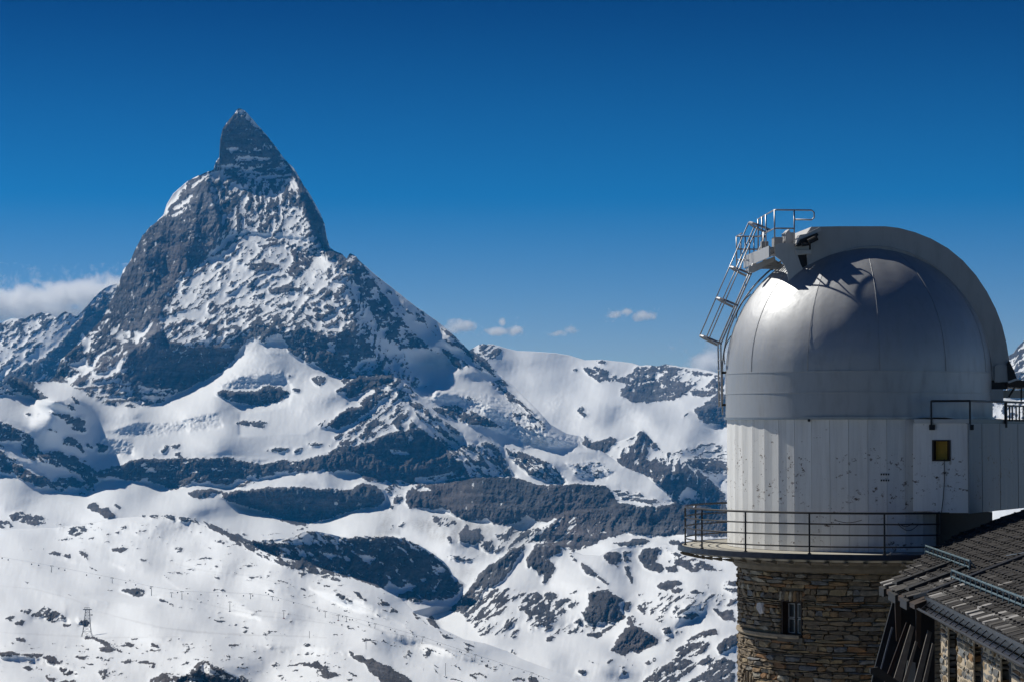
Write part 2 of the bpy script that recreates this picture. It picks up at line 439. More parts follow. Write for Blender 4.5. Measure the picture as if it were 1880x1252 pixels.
 (.85,'b',"1248,1128 1262,1112 1278,1118 1284,1128 1270,1136 1256,1134"),
 (.95,'b',"1152,1132 1166,1128 1170,1138 1158,1150 1154,1146"), (.8,'d',"1172,1146 1182,1142 1176,1150"),
 (1.,'b',"1122,1192 1134,1172 1146,1154 1162,1148 1175,1152 1196,1164 1211,1174 1206,1182 1188,1190 1176,1198 1170,1202 1160,1192 1146,1202 1130,1198"),
 (.9,'b',"1216,1154 1230,1150 1234,1162 1222,1164"), (.9,'b',"1236,1158 1256,1154 1252,1162 1240,1164"), (.8,'b',"1218,1174 1234,1166 1230,1176 1222,1176"),
 (.9,'d',"1256,1176 1285,1160 1312,1152 1318,1164 1296,1168 1274,1176"), (.95,'b',"1316,1192 1325,1172 1350,1164 1360,1170 1350,1185 1325,1200"),
 (.8,'d',"1240,1190 1262,1180 1290,1176 1306,1180 1292,1196 1270,1206 1248,1208 1240,1202"),
 (.75,'d',"1188,1240 1215,1222 1240,1206 1265,1210 1285,1215 1270,1230 1240,1252 1200,1300 1150,1300"),
 (.85,'d',"1262,1252 1290,1236 1312,1212 1330,1206 1350,1215 1350,1300 1240,1300"), (.85,'d',"1280,1218 1300,1202 1314,1206 1304,1216 1290,1220"),
 (.7,'b',"1185,1215 1200,1206 1206,1212 1192,1218"), (.6,'d',"1190,1225 1215,1222 1212,1228"),
 (1.,'b',"1112,1216 1120,1208 1125,1212 1118,1220"), (.9,'b',"1142,1228 1152,1232 1150,1240 1144,1236"), (.95,'b',"1158,1218 1168,1218 1162,1224"), (.8,'b',"1136,1218 1142,1222 1138,1224"),
 (.98,'b',"1171,1018 1180,1008 1200,1003 1212,1008 1208,1020 1202,1030 1214,1036 1220,1044 1210,1052 1196,1046 1184,1042 1180,1034 1171,1030"),
 (.95,'b',"1104,1026 1112,1014 1128,1010 1138,1014 1144,1026 1134,1032 1134,1040 1120,1034"), (.9,'b',"1142,1012 1164,1010 1152,1020 1160,1030 1148,1032 1144,1022"),
 (.95,'b',"1236,1022 1256,1024 1276,1034 1290,1042 1276,1050 1262,1046 1250,1036 1236,1034"), (.95,'b',"1222,1040 1240,1036 1246,1048 1226,1050"), (.9,'b',"1222,1026 1232,1026 1230,1034"),
 (.6,'h',"1220,1008 1250,1018 1290,1030 1330,1048 1300,1046 1260,1030"), (.9,'b',"1282,1034 1320,1044 1318,1048 1290,1044"),
 (1.,'b',"1202,1076 1216,1068 1236,1063 1252,1072 1236,1080 1222,1084 1210,1080"), (.95,'b',"1232,1086 1246,1078 1256,1080 1248,1088"), (.95,'b',"1266,1084 1278,1082 1292,1088 1280,1092"),
 (.9,'h',"1320,1070 1340,1066 1360,1070 1360,1076 1330,1074"), (.7,'h',"1330,1080 1360,1078 1360,1090 1345,1088"),
 (.97,'b',"1061,1022 1070,1034 1085,1042 1098,1054 1112,1066 1120,1074 1108,1070 1096,1060 1080,1052 1070,1044"), (.97,'b',"1046,1018 1056,1022 1060,1030 1050,1026"),
 (.95,'b',"1146,1040 1156,1038 1160,1058 1161,1072 1152,1074 1156,1064 1150,1056"),
 (.95,'b',"1288,1104 1300,1100 1310,1112 1324,1122 1345,1118 1350,1138 1330,1138 1316,1126 1305,1114"), (.9,'b',"1338,1100 1352,1098 1352,1112 1340,1110"),
 (1.,'b',"1122,998 1140,996 1160,988 1185,988 1193,994 1180,1000 1160,1004 1140,1000"), (.95,'b',"1226,994 1240,990 1258,994 1250,1000 1230,1000"), (.95,'b',"1204,1002 1226,1002 1226,1006"),
 (.3,'d',"960,1150 1140,1140 1100,1160 1040,1165 980,1160"), (.22,'d',"1170,1090 1340,1090 1340,1110 1200,1140"),
 (.2,'s',"860,1140 960,1120 1000,1150 940,1170 880,1165"), (.5,'h',"1068,1082 1100,1076 1130,1082 1100,1084"), (.5,'h',"1060,1080 1040,1092 1020,1096 1060,1086"),
 # ---- ski hill in front
 (.85,'b',"14,948 22,942 42,939 66,944 90,952 80,962 62,965 40,958 22,954"), (.8,'b',"-60,955 10,956 26,964 20,968 -60,966"),
 (.96,'b',"160,932 166,922 176,922 184,932 196,930 206,940 215,950 198,952 190,948 182,940 172,940"), (.85,'b',"208,924 218,926 224,932 214,932"), (.9,'b',"255,948 264,944 272,948 285,944 296,948 280,950"),
 (.55,'e',"280,948 300,944 350,950 380,958 400,966 430,975 460,995 500,1018 540,1024 560,1030 500,1030 440,1000 400,975 350,958"),
 (.85,'e',"382,962 400,966 420,978 445,992 478,1010 470,1012 440,998 405,978"),
 (.85,'b',"90,1015 110,1013 130,1020 132,1026 112,1022"), (.9,'b',"142,1012 156,1012 160,1020 164,1030 150,1022"), (.9,'b',"204,1008 225,1002 236,1006 225,1013 208,1012"),
 (.7,'h',"135,966 155,965 160,975 140,985 120,990 122,984"), (.7,'h',"175,968 190,968 188,972"), (.7,'h',"200,974 222,974 216,978"), (.6,'h',"225,968 240,972 262,980 250,978"),
 (.9,'b',"216,1083 232,1080 262,1080 266,1086 262,1094 248,1094 236,1088"), (.8,'h',"194,1082 210,1082 206,1085"),
 (.8,'b',"38,1120 50,1118 68,1122 82,1112 100,1118 112,1126 122,1136 100,1142 86,1138 76,1130 62,1134 48,1126"), (.8,'b',"8,1134 24,1131 46,1140 40,1148 22,1142"), (.85,'b',"112,1144 130,1146 128,1150 116,1149"),
 (.8,'b',"144,1132 160,1136 166,1144 156,1150 146,1142"), (.7,'b',"26,1170 44,1172 50,1178 32,1176"),
 (.85,'h',"-10,1196 22,1194 40,1200 72,1198 78,1204 60,1206 40,1202 20,1206 0,1204"), (.9,'b',"76,1206 98,1204 116,1214 108,1220 92,1216"), (.85,'b',"108,1228 124,1224 136,1232 128,1240 112,1236"),
 (.9,'b',"40,1224 52,1221 62,1226 52,1232"), (.9,'b',"82,1242 98,1244 100,1252 88,1250"), (.8,'h',"112,1249 140,1248 140,1262 100,1262"),
 (.75,'e',"150,1168 172,1168 200,1180 240,1200 220,1196 190,1184"), (.8,'h',"134,1204 160,1200 174,1210 150,1210"), (.8,'e',"180,1188 200,1186 210,1196 190,1196"), (.8,'e',"200,1176 215,1182 208,1184"),
 (.75,'e',"218,1178 240,1180 258,1190 240,1188"), (.85,'e',"270,1176 285,1180 298,1192 282,1186"), (.7,'h',"175,1210 220,1212 270,1212 300,1222 330,1228 280,1218 220,1216"),
 (.75,'b',"186,1232 200,1226 212,1230 200,1240 188,1246"), (.7,'b',"272,1222 288,1220 284,1226"), (.8,'b',"276,1246 300,1236 330,1244 320,1262 270,1262"),
 (.85,'b',"326,1250 348,1232 362,1216 376,1210 388,1216 400,1226 420,1236 440,1242 462,1252 462,1300 300,1300"), (.3,'b',"376,1216 392,1228 404,1240 380,1240 370,1228"), (.3,'b',"350,1246 370,1240 380,1252 355,1256"),
 (.7,'h',"418,1182 432,1182 440,1186 424,1188"), (.85,'b',"409,1200 420,1202 424,1206 416,1210"), (.8,'h',"482,1169 500,1170 504,1174 490,1173"),
 (.75,'b',"560,1218 580,1214 600,1218 612,1230 622,1240 600,1246 584,1238 578,1226"), (.85,'b',"636,1230 650,1236 662,1246 652,1244"), (.7,'h',"525,1222 560,1216 585,1212 580,1220 540,1222"),
 (1.,'b',"640,1193 648,1196 650,1203 662,1200 672,1208 684,1208 700,1218 716,1222 728,1232 748,1244 775,1262 700,1262 696,1244 680,1234 672,1222 660,1214 646,1206"),
 (.95,'b',"782,1134 796,1136 804,1146 811,1155 800,1152 786,1142"), (.85,'b',"776,1126 790,1128 798,1136 786,1134"), (.9,'b',"806,1164 820,1166 832,1172 820,1172"), (.8,'b',"757,1122 768,1128 774,1134 764,1130"),
 (.9,'b',"648,1086 658,1086 664,1096 672,1098 670,1102 660,1098"), (.85,'b',"616,1092 626,1090 640,1098 650,1106 634,1100 622,1098"), (.8,'b',"694,1104 708,1104 718,1110 710,1112 696,1108"), (.9,'b',"715,1119 724,1118 730,1122 720,1122"),
 (.85,'b',"586,1056 606,1058 628,1064 620,1066 600,1064"), (.8,'e',"545,1072 556,1076 564,1086 552,1080"), (.9,'b',"850,1178 868,1184 870,1188 856,1186"), (.85,'b',"938,1192 952,1198 950,1201 940,1197"),
 (.85,'b',"1060,1228 1076,1232 1070,1238 1062,1234"), (.8,'b',"946,1242 956,1244 954,1248 940,1250"),(.9,'b',"968,1243 984,1243 992,1252 972,1252"),
]
# thin broken lines of stones and piste edges: half width, coverage, points
STROKES = [
 (1.1,.8,"282,1093 300,1102 320,1112 335,1116"), (1.1,.75,"378,1132 400,1139 424,1142"), (.9,.7,"430,1147 455,1152 470,1158 500,1158 540,1167"),
 (1.0,.7,"550,1176 562,1180 572,1184"), (1.2,.85,"484,1169 500,1173"), (1.0,.7,"545,1178 565,1184"), (.9,.6,"482,1080 500,1084 512,1092"),
 (.9,.7,"490,1060 510,1064 528,1070 545,1080"), (1.2,.8,"384,1081 400,1082 416,1083"), (.9,.6,"338,1078 350,1079"), (1.,.7,"340,1011 362,1012"),
 (.9,.65,"610,1163 630,1166 640,1172 630,1174"), (1.3,.85,"662,1174 680,1175 694,1174 690,1182 680,1178"), (.9,.65,"690,1174 715,1182 736,1186"), (1.0,.65,"765,1182 790,1192 808,1200"),
 (.8,.6,"624,1117 640,1124 652,1130"), (1.2,.85,"700,1118 712,1122 730,1124"), (.8,.6,"745,1202 762,1208"), (.8,.6,"738,1214 758,1220"), (.8,.5,"730,1240 742,1246"),
 (1.1,.8,"815,1241 832,1246 850,1250"), (1.1,.75,"862,1238 880,1236 900,1239"), (.8,.6,"820,1160 840,1170"), (.9,.7,"880,1210 900,1222 912,1228"), (.9,.7,"1080,1212 1100,1218"),
 (.8,.6,"600,1140 640,1150 680,1160"), (.8,.5,"420,1160 470,1163 500,1166"), (1.6,.45,"1150,1200 1148,1215 1140,1235 1132,1252"), (1.,.6,"560,1062 600,1075 640,1100"),
 (.8,.55,"95,1056 120,1064"), (1.3,.8,"126,1092 140,1098"), (1.,.8,"40,1065 60,1072"), (1.2,.75,"70,1006 86,1006"), (.9,.6,"38,1008 66,1007"),
 (1.0,.7,"232,1062 262,1070"), (1.3,.8,"162,1039 178,1046"), (1.1,.7,"292,1052 312,1062"), (1.,.7,"314,1040 345,1044"), (1.,.7,"378,1024 394,1030"), (1.,.7,"330,1041 350,1046 360,1046"),
 (1.2,.7,"388,990 405,994 420,1002"), (1.,.7,"318,990 336,996"), (1.2,.7,"290,970 312,972"), (1.2,.8,"330,972 340,974"), (.8,.5,"320,948 350,955 380,968"),
 (1.0,.6,"440,1042 455,1048"), (1.,.6,"376,1022 392,1028"), (.8,.4,"460,1033 490,1040 520,1052"), (1.1,.6,"535,978 560,968 580,970"), (1.2,.9,"443,981 456,983"),
 (1.,.8,"478,982 520,978"), (1.,.8,"609,980 616,979"), (1.2,.9,"1120,920 1150,915 1200,925"), (1.5,.8,"1130,900 1150,908 1180,918 1215,922"),
 (.9,.85,"906,700 930,718 960,745 985,770 1010,790"), (.8,.6,"876,1020 930,1000"), (1.,.7,"826,1026 860,1024 878,1026"),
 (.9,.5,"880,650 905,662"), (.8,.8,"1280,1060 1300,1075"), (1.,.8,"1288,1070 1300,1080"), (.8,.7,"1250,1096 1275,1098"), (.8,.7,"1310,1108 1345,1112"),
]
GEN = [  # faint sprinkle of stones over the ski hill
 (.055,'h',"100,960 300,955 420,985 560,1040 700,1085 640,1130 480,1080 380,1060 250,1045 100,1000"),
 (.06,'h',"0,1180 300,1160 450,1180 640,1180 650,1252 0,1252"), (.05,'e',"560,1060 700,1085 800,1150 900,1190 1000,1252 800,1252 700,1180 560,1120"),
 (.025,'h',"300,1090 560,1120 600,1180 380,1170"),
]
seedn = 101
UN = {}
WX = fbm(GX, GY, 22, 31, 5, .62) * 6.5 + fbm(GX, GY, 4, 35, 2) * 2.4
WY = fbm(GX, GY, 22, 41, 5, .62) * 5.5 + fbm(GX, GY, 4, 45, 2) * 2.4
for k, (ang, lx, ly) in {'b': (0, 17, 12), 'h': (5, 32, 7), 'v': (78, 26, 8), 'd': (36, 26, 8), 'e': (-38, 28, 8), 's': (42, 46, 8)}.items():
    a, b = rotsc(ang, lx / 10, ly / 10, GX + WX * .6, GY + WY * .6)
    UN[k] = ranked(fbm(a, b, 10, seedn, 5, 0.78)); seedn += 10
del a, b

def paint(cov, typ, pts, add=False):
    r = poly_mask(pts)
    if r is None: return
    m, sl = r
    c = COV[sl]
    if add:
        m = m & (c < 0.001)
    c[m] = cov
    TYP[sl][m] = TYPES[typ]
for c, t, s in PATCHES: paint(c, t, P(s))
for c, t, s in GEN: paint(c, t, P(s), True)
for w, c, s in STROKES: paint(c, 'h', stroke_poly(P(s), w * 1.25))

def sample(A, x, y):
    fx = np.clip((x - X0R) / ST, 0, NX - 1.001); fy = np.clip((y - Y0R) / ST, 0, NY - 1.001)
    ix = fx.astype(np.int64); iy = fy.astype(np.int64)
    u = (fx - ix).astype(np.float32); v = (fy - iy).astype(np.float32)
    return (A[iy, ix] * (1 - u) + A[iy, ix + 1] * u) * (1 - v) + (A[iy + 1, ix] * (1 - u) + A[iy + 1, ix + 1] * u) * v

# ragged outlines: read the outlines through a warp that shrinks with the size of thin lines
ix = np.clip(((GX + WX * 0.75 - X0R) / ST).round().astype(np.int64), 0, NX - 1)
iy = np.clip(((GY + WY * 0.65 - Y0R) / ST).round().astype(np.int64), 0, NY - 1)
COVW = COV[iy, ix]
TYPW = TYP[iy, ix]
COVW = np.where(COVW >= .9, np.maximum(COVW, .9), COVW)
COVS = blur(COVW, 1) * .5 + COVW * .5
N = np.zeros_like(COV)
for k, v in TYPES.items():
    mm = TYPW == v
    N[mm] = UN[k][mm]
ROCK = np.clip((COVS - N) / 0.13 + 0.5, 0, 1)
ROCK[COVS < 0.02] = 0
# fine snow dusting caught on strata and cracks of the bare rock
du = ranked(fbm(*rotsc(14, 2.6, 1.0, GX + WX * .7, GY + WY * .7), 4.2, 601, 3, 0.7)); du2 = ranked(fbm(*rotsc(58, 2.2, 1.0, GX, GY), 5.5, 611, 3, 0.7))
pa = ranked(fbm(GX, GY, 60, 621, 3))
FAR = np.clip((860 - GY) / 120, 0, 1)
thr = 0.975 - 0.10 * pa * FAR
ROCK = ROCK * (1 - 0.75 * np.clip((np.maximum(du, du2 - 0.02) - thr) / 0.05, 0, 1))
ROCK = (blur(ROCK, 1) * .25 + ROCK * .75).astype(np.float32)
CTL = {}
def ctrl(s): return [tuple(float(v) for v in q.split(',')) for q in s.split()]
CTL['far_ridge'] = ctrl("-60,600,12.0 60,578,12.1 118,572,12.1 170,550,12.3 230,530,12.5 300,560,12.5 -60,700,11.5 60,690,11.6 150,640,12.0 150,700,11.8 300,720,11.9 0,640,11.75 100,630,11.85 -60,760,11.2 300,760,11.6")
CTL['glacier_plateau'] = ctrl("820,655,11.9 880,640,11.9 950,645,12.2 1100,662,12.3 1230,672,12.0 1310,685,11.7 880,670,11.6 950,700,11.4 1000,760,10.8 1200,735,11.5 1100,740,11.0 1320,790,10.7 1200,780,10.5 1100,800,10.0 1250,830,9.8 1330,850,9.6 1200,900,9.2 1330,950,8.9 950,800,10.0 1850,660,9.5 1900,620,9.6 1960,590,9.7 1850,720,9.0 1850,770,8.3 1600,700,10 1600,850,9 1900,950,7.5")
CTL['pyramid_peak'] = ctrl("1180,788,8.9 1120,812,8.85 1060,805,8.95 1217,828,8.8 1258,842,8.7 1340,862,8.8 1500,880,8.9 1170,850,8.6 1240,870,8.45 1200,900,8.35 1260,940,8.1 1340,950,8.1 1120,860,8.6 1060,900,8.5 1500,1000,7.9 1200,960,8.1")
CTL['great_peak'] = ctrl("440,200,10.00 405,290,9.93 345,335,9.80 300,398,9.70 262,430,9.62 226,498,9.52 200,560,9.42 130,645,9.3 95,690,9.15 18,690,8.3 -60,722,8.3 480,240,9.97 520,290,9.96 560,340,9.96 596,410,9.97 606,457,9.97 "
           "500,300,9.86 540,340,9.86 575,400,9.76 600,470,9.55 635,540,9.35 665,610,9.12 700,680,8.85 740,706,8.68 780,770,8.42 830,830,8.05 852,870,7.8 650,470,9.95 700,515,10.0 760,560,10.02 850,632,10.0 922,694,9.85 "
           "690,560,9.72 750,600,9.85 740,640,9.62 820,665,9.62 752,672,9.35 800,690,9.2 962,728,9.6 1010,778,9.25 1084,818,8.85 1160,860,8.4 1238,918,8.0 860,710,9.05 900,760,8.72 850,740,8.85 830,790,8.55 1000,850,8.2 1100,890,7.9 1200,925,7.7 900,860,8.1 950,925,7.7 870,925,7.55 1130,960,7.4 "
           "450,350,9.74 400,400,9.66 330,430,9.56 300,520,9.36 480,450,9.42 480,560,9.02 560,520,9.22 480,620,8.80 380,600,8.96 300,640,8.93 240,650,9.02 600,620,8.85 640,690,8.65 350,690,8.76 420,660,8.7 240,740,8.5 150,700,8.75 "
           "250,770,8.1 400,760,8.0 480,700,8.45 600,760,8.1 620,800,7.95 400,830,7.7 400,885,7.62 600,850,7.72 700,800,8.05 600,890,7.5 600,945,7.38 450,920,7.35 740,905,7.45 800,905,7.42 735,960,7.0 300,900,7.35 200,840,7.75 100,740,7.95 50,770,7.8 100,820,7.65 100,900,7.3 0,880,7.3 -60,900,7.2 "
           "0,960,6.5 200,960,6.5 -60,1010,6.1 350,960,6.6 500,980,6.6 640,980,6.55 700,1060,6.1 820,1000,6.6 850,1060,6.15 860,1140,5.5 300,1000,6.1")
CTL['dark_cliff_ridge'] = ctrl("735,930,7.2 735,960,7.0 745,908,7.4 800,900,7.4 850,882,7.42 870,878,7.3 950,878,7.0 1030,890,6.85 1110,892,6.7 1200,930,6.55 1300,932,6.45 1500,960,6.3 790,935,7.2 880,960,7.05 960,950,6.85 1100,975,6.5 1200,985,6.42 1340,985,6.3 735,1005,6.7 820,1000,6.58 850,1060,6.1 950,1010,6.35 1000,1020,6.1 1120,1020,5.95 1200,1000,6.15 1340,1000,6.05 1500,1010,6.0 850,1140,5.45 1100,1145,4.9 1500,1145,4.9")
CTL['rocky_slope'] = ctrl("960,1000,5.6 1000,996,5.65 1070,1018,5.6 1160,1002,5.85 1300,1002,5.75 1500,1005,5.7 800,1142,5.1 822,1118,5.15 870,1065,5.4 920,1020,5.55 1000,1060,5.3 1100,1070,5.22 1250,1060,5.25 900,1120,4.9 1000,1120,4.85 1100,1130,4.75 1200,1130,4.7 1340,1130,4.7 900,1180,4.4 1000,1200,4.15 1150,1200,4.3 1340,1200,4.35 1100,1335,3.3 1350,1335,3.7 1500,1335,3.7 1500,1150,4.8 730,1098,5.3 730,1150,5.0 830,1200,4.4 900,1335,3.3")
CTL['shaded_hump'] = ctrl("425,1006,5.4 450,995,5.3 570,973,5.2 655,985,5.2 740,988,5.2 800,1020,5.18 832,1056,5.16 890,1092,5.15 500,1030,5.26 600,1040,5.14 700,1065,5.11 760,1078,5.1 730,1105,5.0 800,1085,5.1 840,1100,5.1 760,1150,4.8 890,1150,5.0 425,1040,5.3 560,1062,5.06")
CTL['ski_hill'] = ctrl("-60,972,6.3 100,968,6.25 250,948,6.1 340,950,5.95 430,980,5.5 510,1022,5.0 600,1045,4.8 700,1080,4.5 745,1108,4.3 810,1152,4.0 890,1180,3.8 1000,1225,3.5 1090,1262,3.3 0,1040,5.0 150,1060,4.7 300,1050,4.8 450,1060,4.6 300,1100,4.1 0,1120,3.9 150,1170,3.4 450,1130,3.8 600,1120,3.9 700,1150,3.6 850,1220,3.2 300,1200,3.0 0,1200,3.0 600,1200,3.05 0,1260,2.5 300,1260,2.5 600,1260,2.6 900,1260,2.8 500,1335,2.1 0,1335,2.0 1140,1335,2.8")
CREST = {}
CREST['far_ridge'] = "-70,602 -20,598 5,592 20,585 40,586 60,578 75,574 90,577 105,583 118,572 130,576 142,580 155,568 170,550 185,535 200,525 215,520 230,530 320,560"
CREST['glacier_plateau'] = "820,655 850,648 870,638 880,632 905,632 925,638 950,644 980,645 1020,648 1045,652 1075,661 1105,660 1160,666 1175,671 1190,670 1205,672 1222,668 1232,670 1250,673 1280,676 1310,682 1340,695 1400,700 1600,700 1780,700 1820,690 1845,657 1860,648 1870,635 1890,615 1960,590"
CREST['pyramid_peak'] = "1030,812 1060,800 1075,800 1095,812 1115,812 1130,812 1150,805 1165,797 1180,788 1190,799 1200,811 1216,828 1240,832 1258,841 1290,850 1340,862 1500,880"
CREST['great_peak'] = "-70,726 -20,722 0,712 12,700 18,690 34,694 56,701 90,700 100,690 112,660 130,644 150,626 168,606 188,586 200,560 212,535 222,510 226,496 238,482 250,455 262,432 278,416 300,396 306,376 318,356 332,344 345,332 362,324 380,316 392,312 396,298 404,288 403,262 408,240 416,226 428,212 437,200 441,199 452,206 466,222 480,238 500,262 520,290 540,310 556,338 572,362 588,392 596,412 600,436 606,456 618,462 628,466 636,476 642,466 650,469 668,486 690,506 714,524 740,545 770,568 800,588 822,606 850,632 880,658 906,680 922,694 940,706 962,728 985,750 1010,778 1040,795 1064,800 1084,818 1110,830 1130,845 1160,860 1180,868 1200,886 1220,902 1238,918 1250,930"
CREST['dark_cliff_ridge'] = "735,930 745,908 760,896 790,888 820,886 850,882 862,877 900,876 948,876 962,880 985,889 1030,890 1060,887 1088,891 1110,890 1126,903 1132,921 1165,926 1200,930 1238,924 1300,930 1345,945 1500,960"
CREST['rocky_slope'] = "730,1098 800,1112 822,1112 845,1097 862,1072 885,1046 900,1036 925,1018 945,1006 960,1000 978,996 1000,995 1020,998 1035,1003 1050,1010 1070,1018 1100,1019 1125,1006 1160,1000 1200,1001 1225,1000 1500,1005"
CREST['shaded_hump'] = "425,1006 445,996 470,991 500,990 520,988 540,984 555,976 570,972 600,978 625,984 645,987 655,984 700,984 740,988 765,998 790,1012 815,1030 825,1042 832,1056 850,1068 870,1082 890,1092"
CREST['ski_hill'] = "-70,974 0,972 100,968 150,962 185,956 215,951 250,948 275,946 300,947 340,950 380,962 400,966 430,980 460,997 480,1010 510,1022 560,1030 590,1042 620,1052 650,1060 690,1072 712,1086 735,1098 748,1110 762,1126 790,1134 810,1153 850,1172 890,1180 930,1194 960,1210 1000,1225 1060,1246 1090,1262 1140,1300"
# ------------------------------------------------------------------ relief
def tps_fit(c):
    p = np.array([(a / 500.0, b / 500.0) for a, b, _ in c]); v = np.array([q[2] for q in c])
    n = len(p)
    d2 = ((p[:, None] - p[None]) ** 2).sum(-1)
    K = 0.5 * d2 * np.log(d2 + 1e-9)
    K += np.eye(n) * 1e-5
    Pm = np.concatenate([np.ones((n, 1)), p], 1)
    A = np.zeros((n + 3, n + 3)); A[:n, :n] = K; A[:n, n:] = Pm; A[n:, :n] = Pm.T
    w = np.linalg.solve(A, np.concatenate([v, np.zeros(3)]))
    return p.astype(np.float32), w.astype(np.float32)

def tps_eval(fit, x, y):
    p, w = fit
    xs = (x / 500.0).astype(np.float32); ys = (y / 500.0).astype(np.float32)
    out = w[-3] + w[-2] * xs + w[-1] * ys
    for i in range(len(p)):
        d2 = (xs - p[i, 0]) ** 2 + (ys - p[i, 1]) ** 2
        out = out + w[i] * 0.5 * d2 * np.log(d2 + 1e-9)
    return out

# wall and slope facets: wanted slopes (depth per pixel rightward, downward) of each sheet, integrated to one relief field
T_P = [
 (.25, -5.2, "752,676 800,690 850,664 905,700 962,728 1010,778 1084,818 1110,830 1060,812 1000,790 960,770 900,730 850,716 800,712 760,700"),
 (.5, -4.6, "840,800 940,830 1010,812 1060,830 1110,832 1160,860 1240,918 1130,915 1040,888 1000,850 920,822 880,818"),
 (-.30, -1.75, "400,440 440,425 548,425 575,450 610,480 640,540 660,600 640,620 560,600 520,600 470,600 430,618 300,640 300,560 345,500 395,460"),
 (-.25, -1.6, "392,340 528,330 552,362 575,430 560,440 440,425 410,430"), (-.3, -1.6, "165,612 240,600 245,650 225,690 140,705 95,696 120,650"),
 (.6, -2.4, "690,706 735,706 752,745 740,770 690,790 640,815 620,818 655,760"),
 (.35, -.30, "440,200 480,242 530,308 500,312 405,303 403,262 416,226"), (.9, -.5, "440,205 480,242 530,310 510,300 470,245"),
 (-.9, -.85, "345,335 385,340 400,430 395,455 350,495 318,520 300,560 290,600 250,640 215,600 200,575 226,498 262,430 300,397 330,395"),
 (-.5, -.7, "372,345 390,360 402,400 406,430 398,455 372,482 345,495 345,470 360,440 362,390"), (.5, -.4, "268,440 300,470 310,520 290,530 270,500"),
 (-.9, -1.5, "300,395 345,335 385,318 380,345 345,380 325,400"),
 (-.2, -1.4, "405,318 440,312 520,312 540,330 500,345 440,345 410,380"),
 (1.9, -.75, "528,305 560,345 596,400 606,455 640,465 628,498 612,480 590,452 575,425 560,390 552,362 540,335"),
 (1.9, -.9, "640,465 662,474 700,520 760,585 815,636 845,676 820,650 805,636 752,634 752,672 800,700 790,712 760,712 735,692 712,660 690,640 665,600 650,560 632,500"),
 (1.0, -1.45, "662,474 700,512 760,560 850,625 900,688 880,680 845,650 815,636 760,585 700,524"),
 (1.4, -.45, "745,640 800,634 815,640 822,674 800,684 770,680 752,672"),
 (1.2, -.5, "812,640 850,664 846,676 820,664"), (1.3, -.6, "870,650 885,655 924,692 905,692"),
 (1.1, -.40, "296,604 312,632 340,640 420,642 440,632 430,660 405,682 370,700 330,716 300,706 240,700 215,688 225,655 250,635"),
 (1.0, -.55, "135,703 170,690 240,700 300,706 335,716 300,738 245,748 190,742 150,720"),
 (.5, -.6, "500,600 560,602 600,622 640,606 680,640 700,690 660,696 615,690 560,662 535,640"),
 (1.7, -1.0, "742,704 756,712 775,745 820,775 870,810 905,835 950,876 900,878 870,878 845,845 800,800 770,772 752,740"),
 (1.8, -.8, "800,716 850,724 900,745 945,775 1000,800 1060,815 1050,828 980,812 945,808 900,790 850,762 790,740"),
 (1.4, -1.0, "925,815 1000,845 1020,855 1040,888 1000,885 960,860"), (1.5, -.7, "1040,850 1100,846 1130,866 1110,880 1065,878"),
 (.1, -.75, "546,846 600,832 690,806 735,785 760,765 826,830 848,846 872,880 745,888 660,870 600,864"),
 (.3, -.62, "180,862 256,842 300,842 420,838 548,846 548,868 440,890 330,896 290,886 180,878"),
 (.2, -.62, "404,912 440,900 545,892 625,898 665,886 705,906 700,925 632,942 572,962 520,952 432,924"), (.5, -.5, "345,904 392,898 412,902 370,916"),
 (.6, -.5, "395,722 440,716 500,708 530,722 510,738 470,744 430,740"), (.4, -.9, "400,706 440,690 520,690 525,706 480,716 410,718"),
 (1.2, -.6, "590,786 624,758 662,748 700,740 668,764 640,780"), (.8, -.6, "614,720 650,696 690,690 690,706 655,728 632,728"), (.6, -.5, "432,776 470,770 496,776 480,784"),
 (1.4, -.5, "-60,815 0,820 20,842 60,852 120,838 150,858 185,880 160,912 95,897 40,880 -60,860"),
 (1.2, -.5, "-60,765 4,772 52,796 80,833 50,830 20,815 -60,806"), (2., -.5, "124,758 156,766 158,800 140,798"), (1.8, -.5, "118,800 140,808 160,836 150,842 122,824"),
 (1.4, -.5, "14,692 34,696 88,730 62,734 20,718"), (.9, -.5, "-60,706 10,712 30,726 -60,728"),
 (.8, -1.0, "186,802 240,808 245,836 200,832"), (.7, -1.4, "190,792 250,775 345,772 345,790 240,802"), (.3, -1.3, "340,765 400,757 410,784 350,792"),
 (1.2, -1.5, "640,660 700,655 720,700 690,705 660,690"),
 (-.2, -2.2, "480,630 520,620 600,690 640,740 560,800 440,800 440,760 530,745 540,715"),
]
T_B = [(.5, -.5, "1138,716 1150,708 1225,702 1262,706 1250,728 1190,740 1140,728"), (.8, -.5, "1274,752 1310,728 1345,716 1345,786 1298,778"), (.6, -.8, "1070,675 1112,678 1148,690 1130,700 1098,700"),
       (.9, -.9, "1148,690 1200,672 1300,684 1330,690 1330,712 1220,700"), (.8, -2., "1010,668 1062,668 1050,688 1008,686"), (.8, -.7, "880,632 905,632 926,646 910,656 900,662"), (-.8, -1.0, "1820,690 1850,650 1960,590 1960,730 1820,730")]
T_Y = [(1.6, -.55, "1180,788 1196,804 1217,828 1200,824 1188,814"), (-.9, -1.7, "1115,826 1150,806 1180,789 1186,815 1150,838 1120,830"), (.5, -.55, "1150,840 1185,822 1192,848 1175,866 1140,852"),
       (-.6, -1.8, "1190,826 1217,828 1245,838 1256,850 1225,856 1192,850"), (.6, -.5, "1190,856 1256,852 1300,880 1330,910 1330,935 1240,915 1200,884"), (1.6, -.6, "1256,842 1345,868 1345,900 1300,876")]
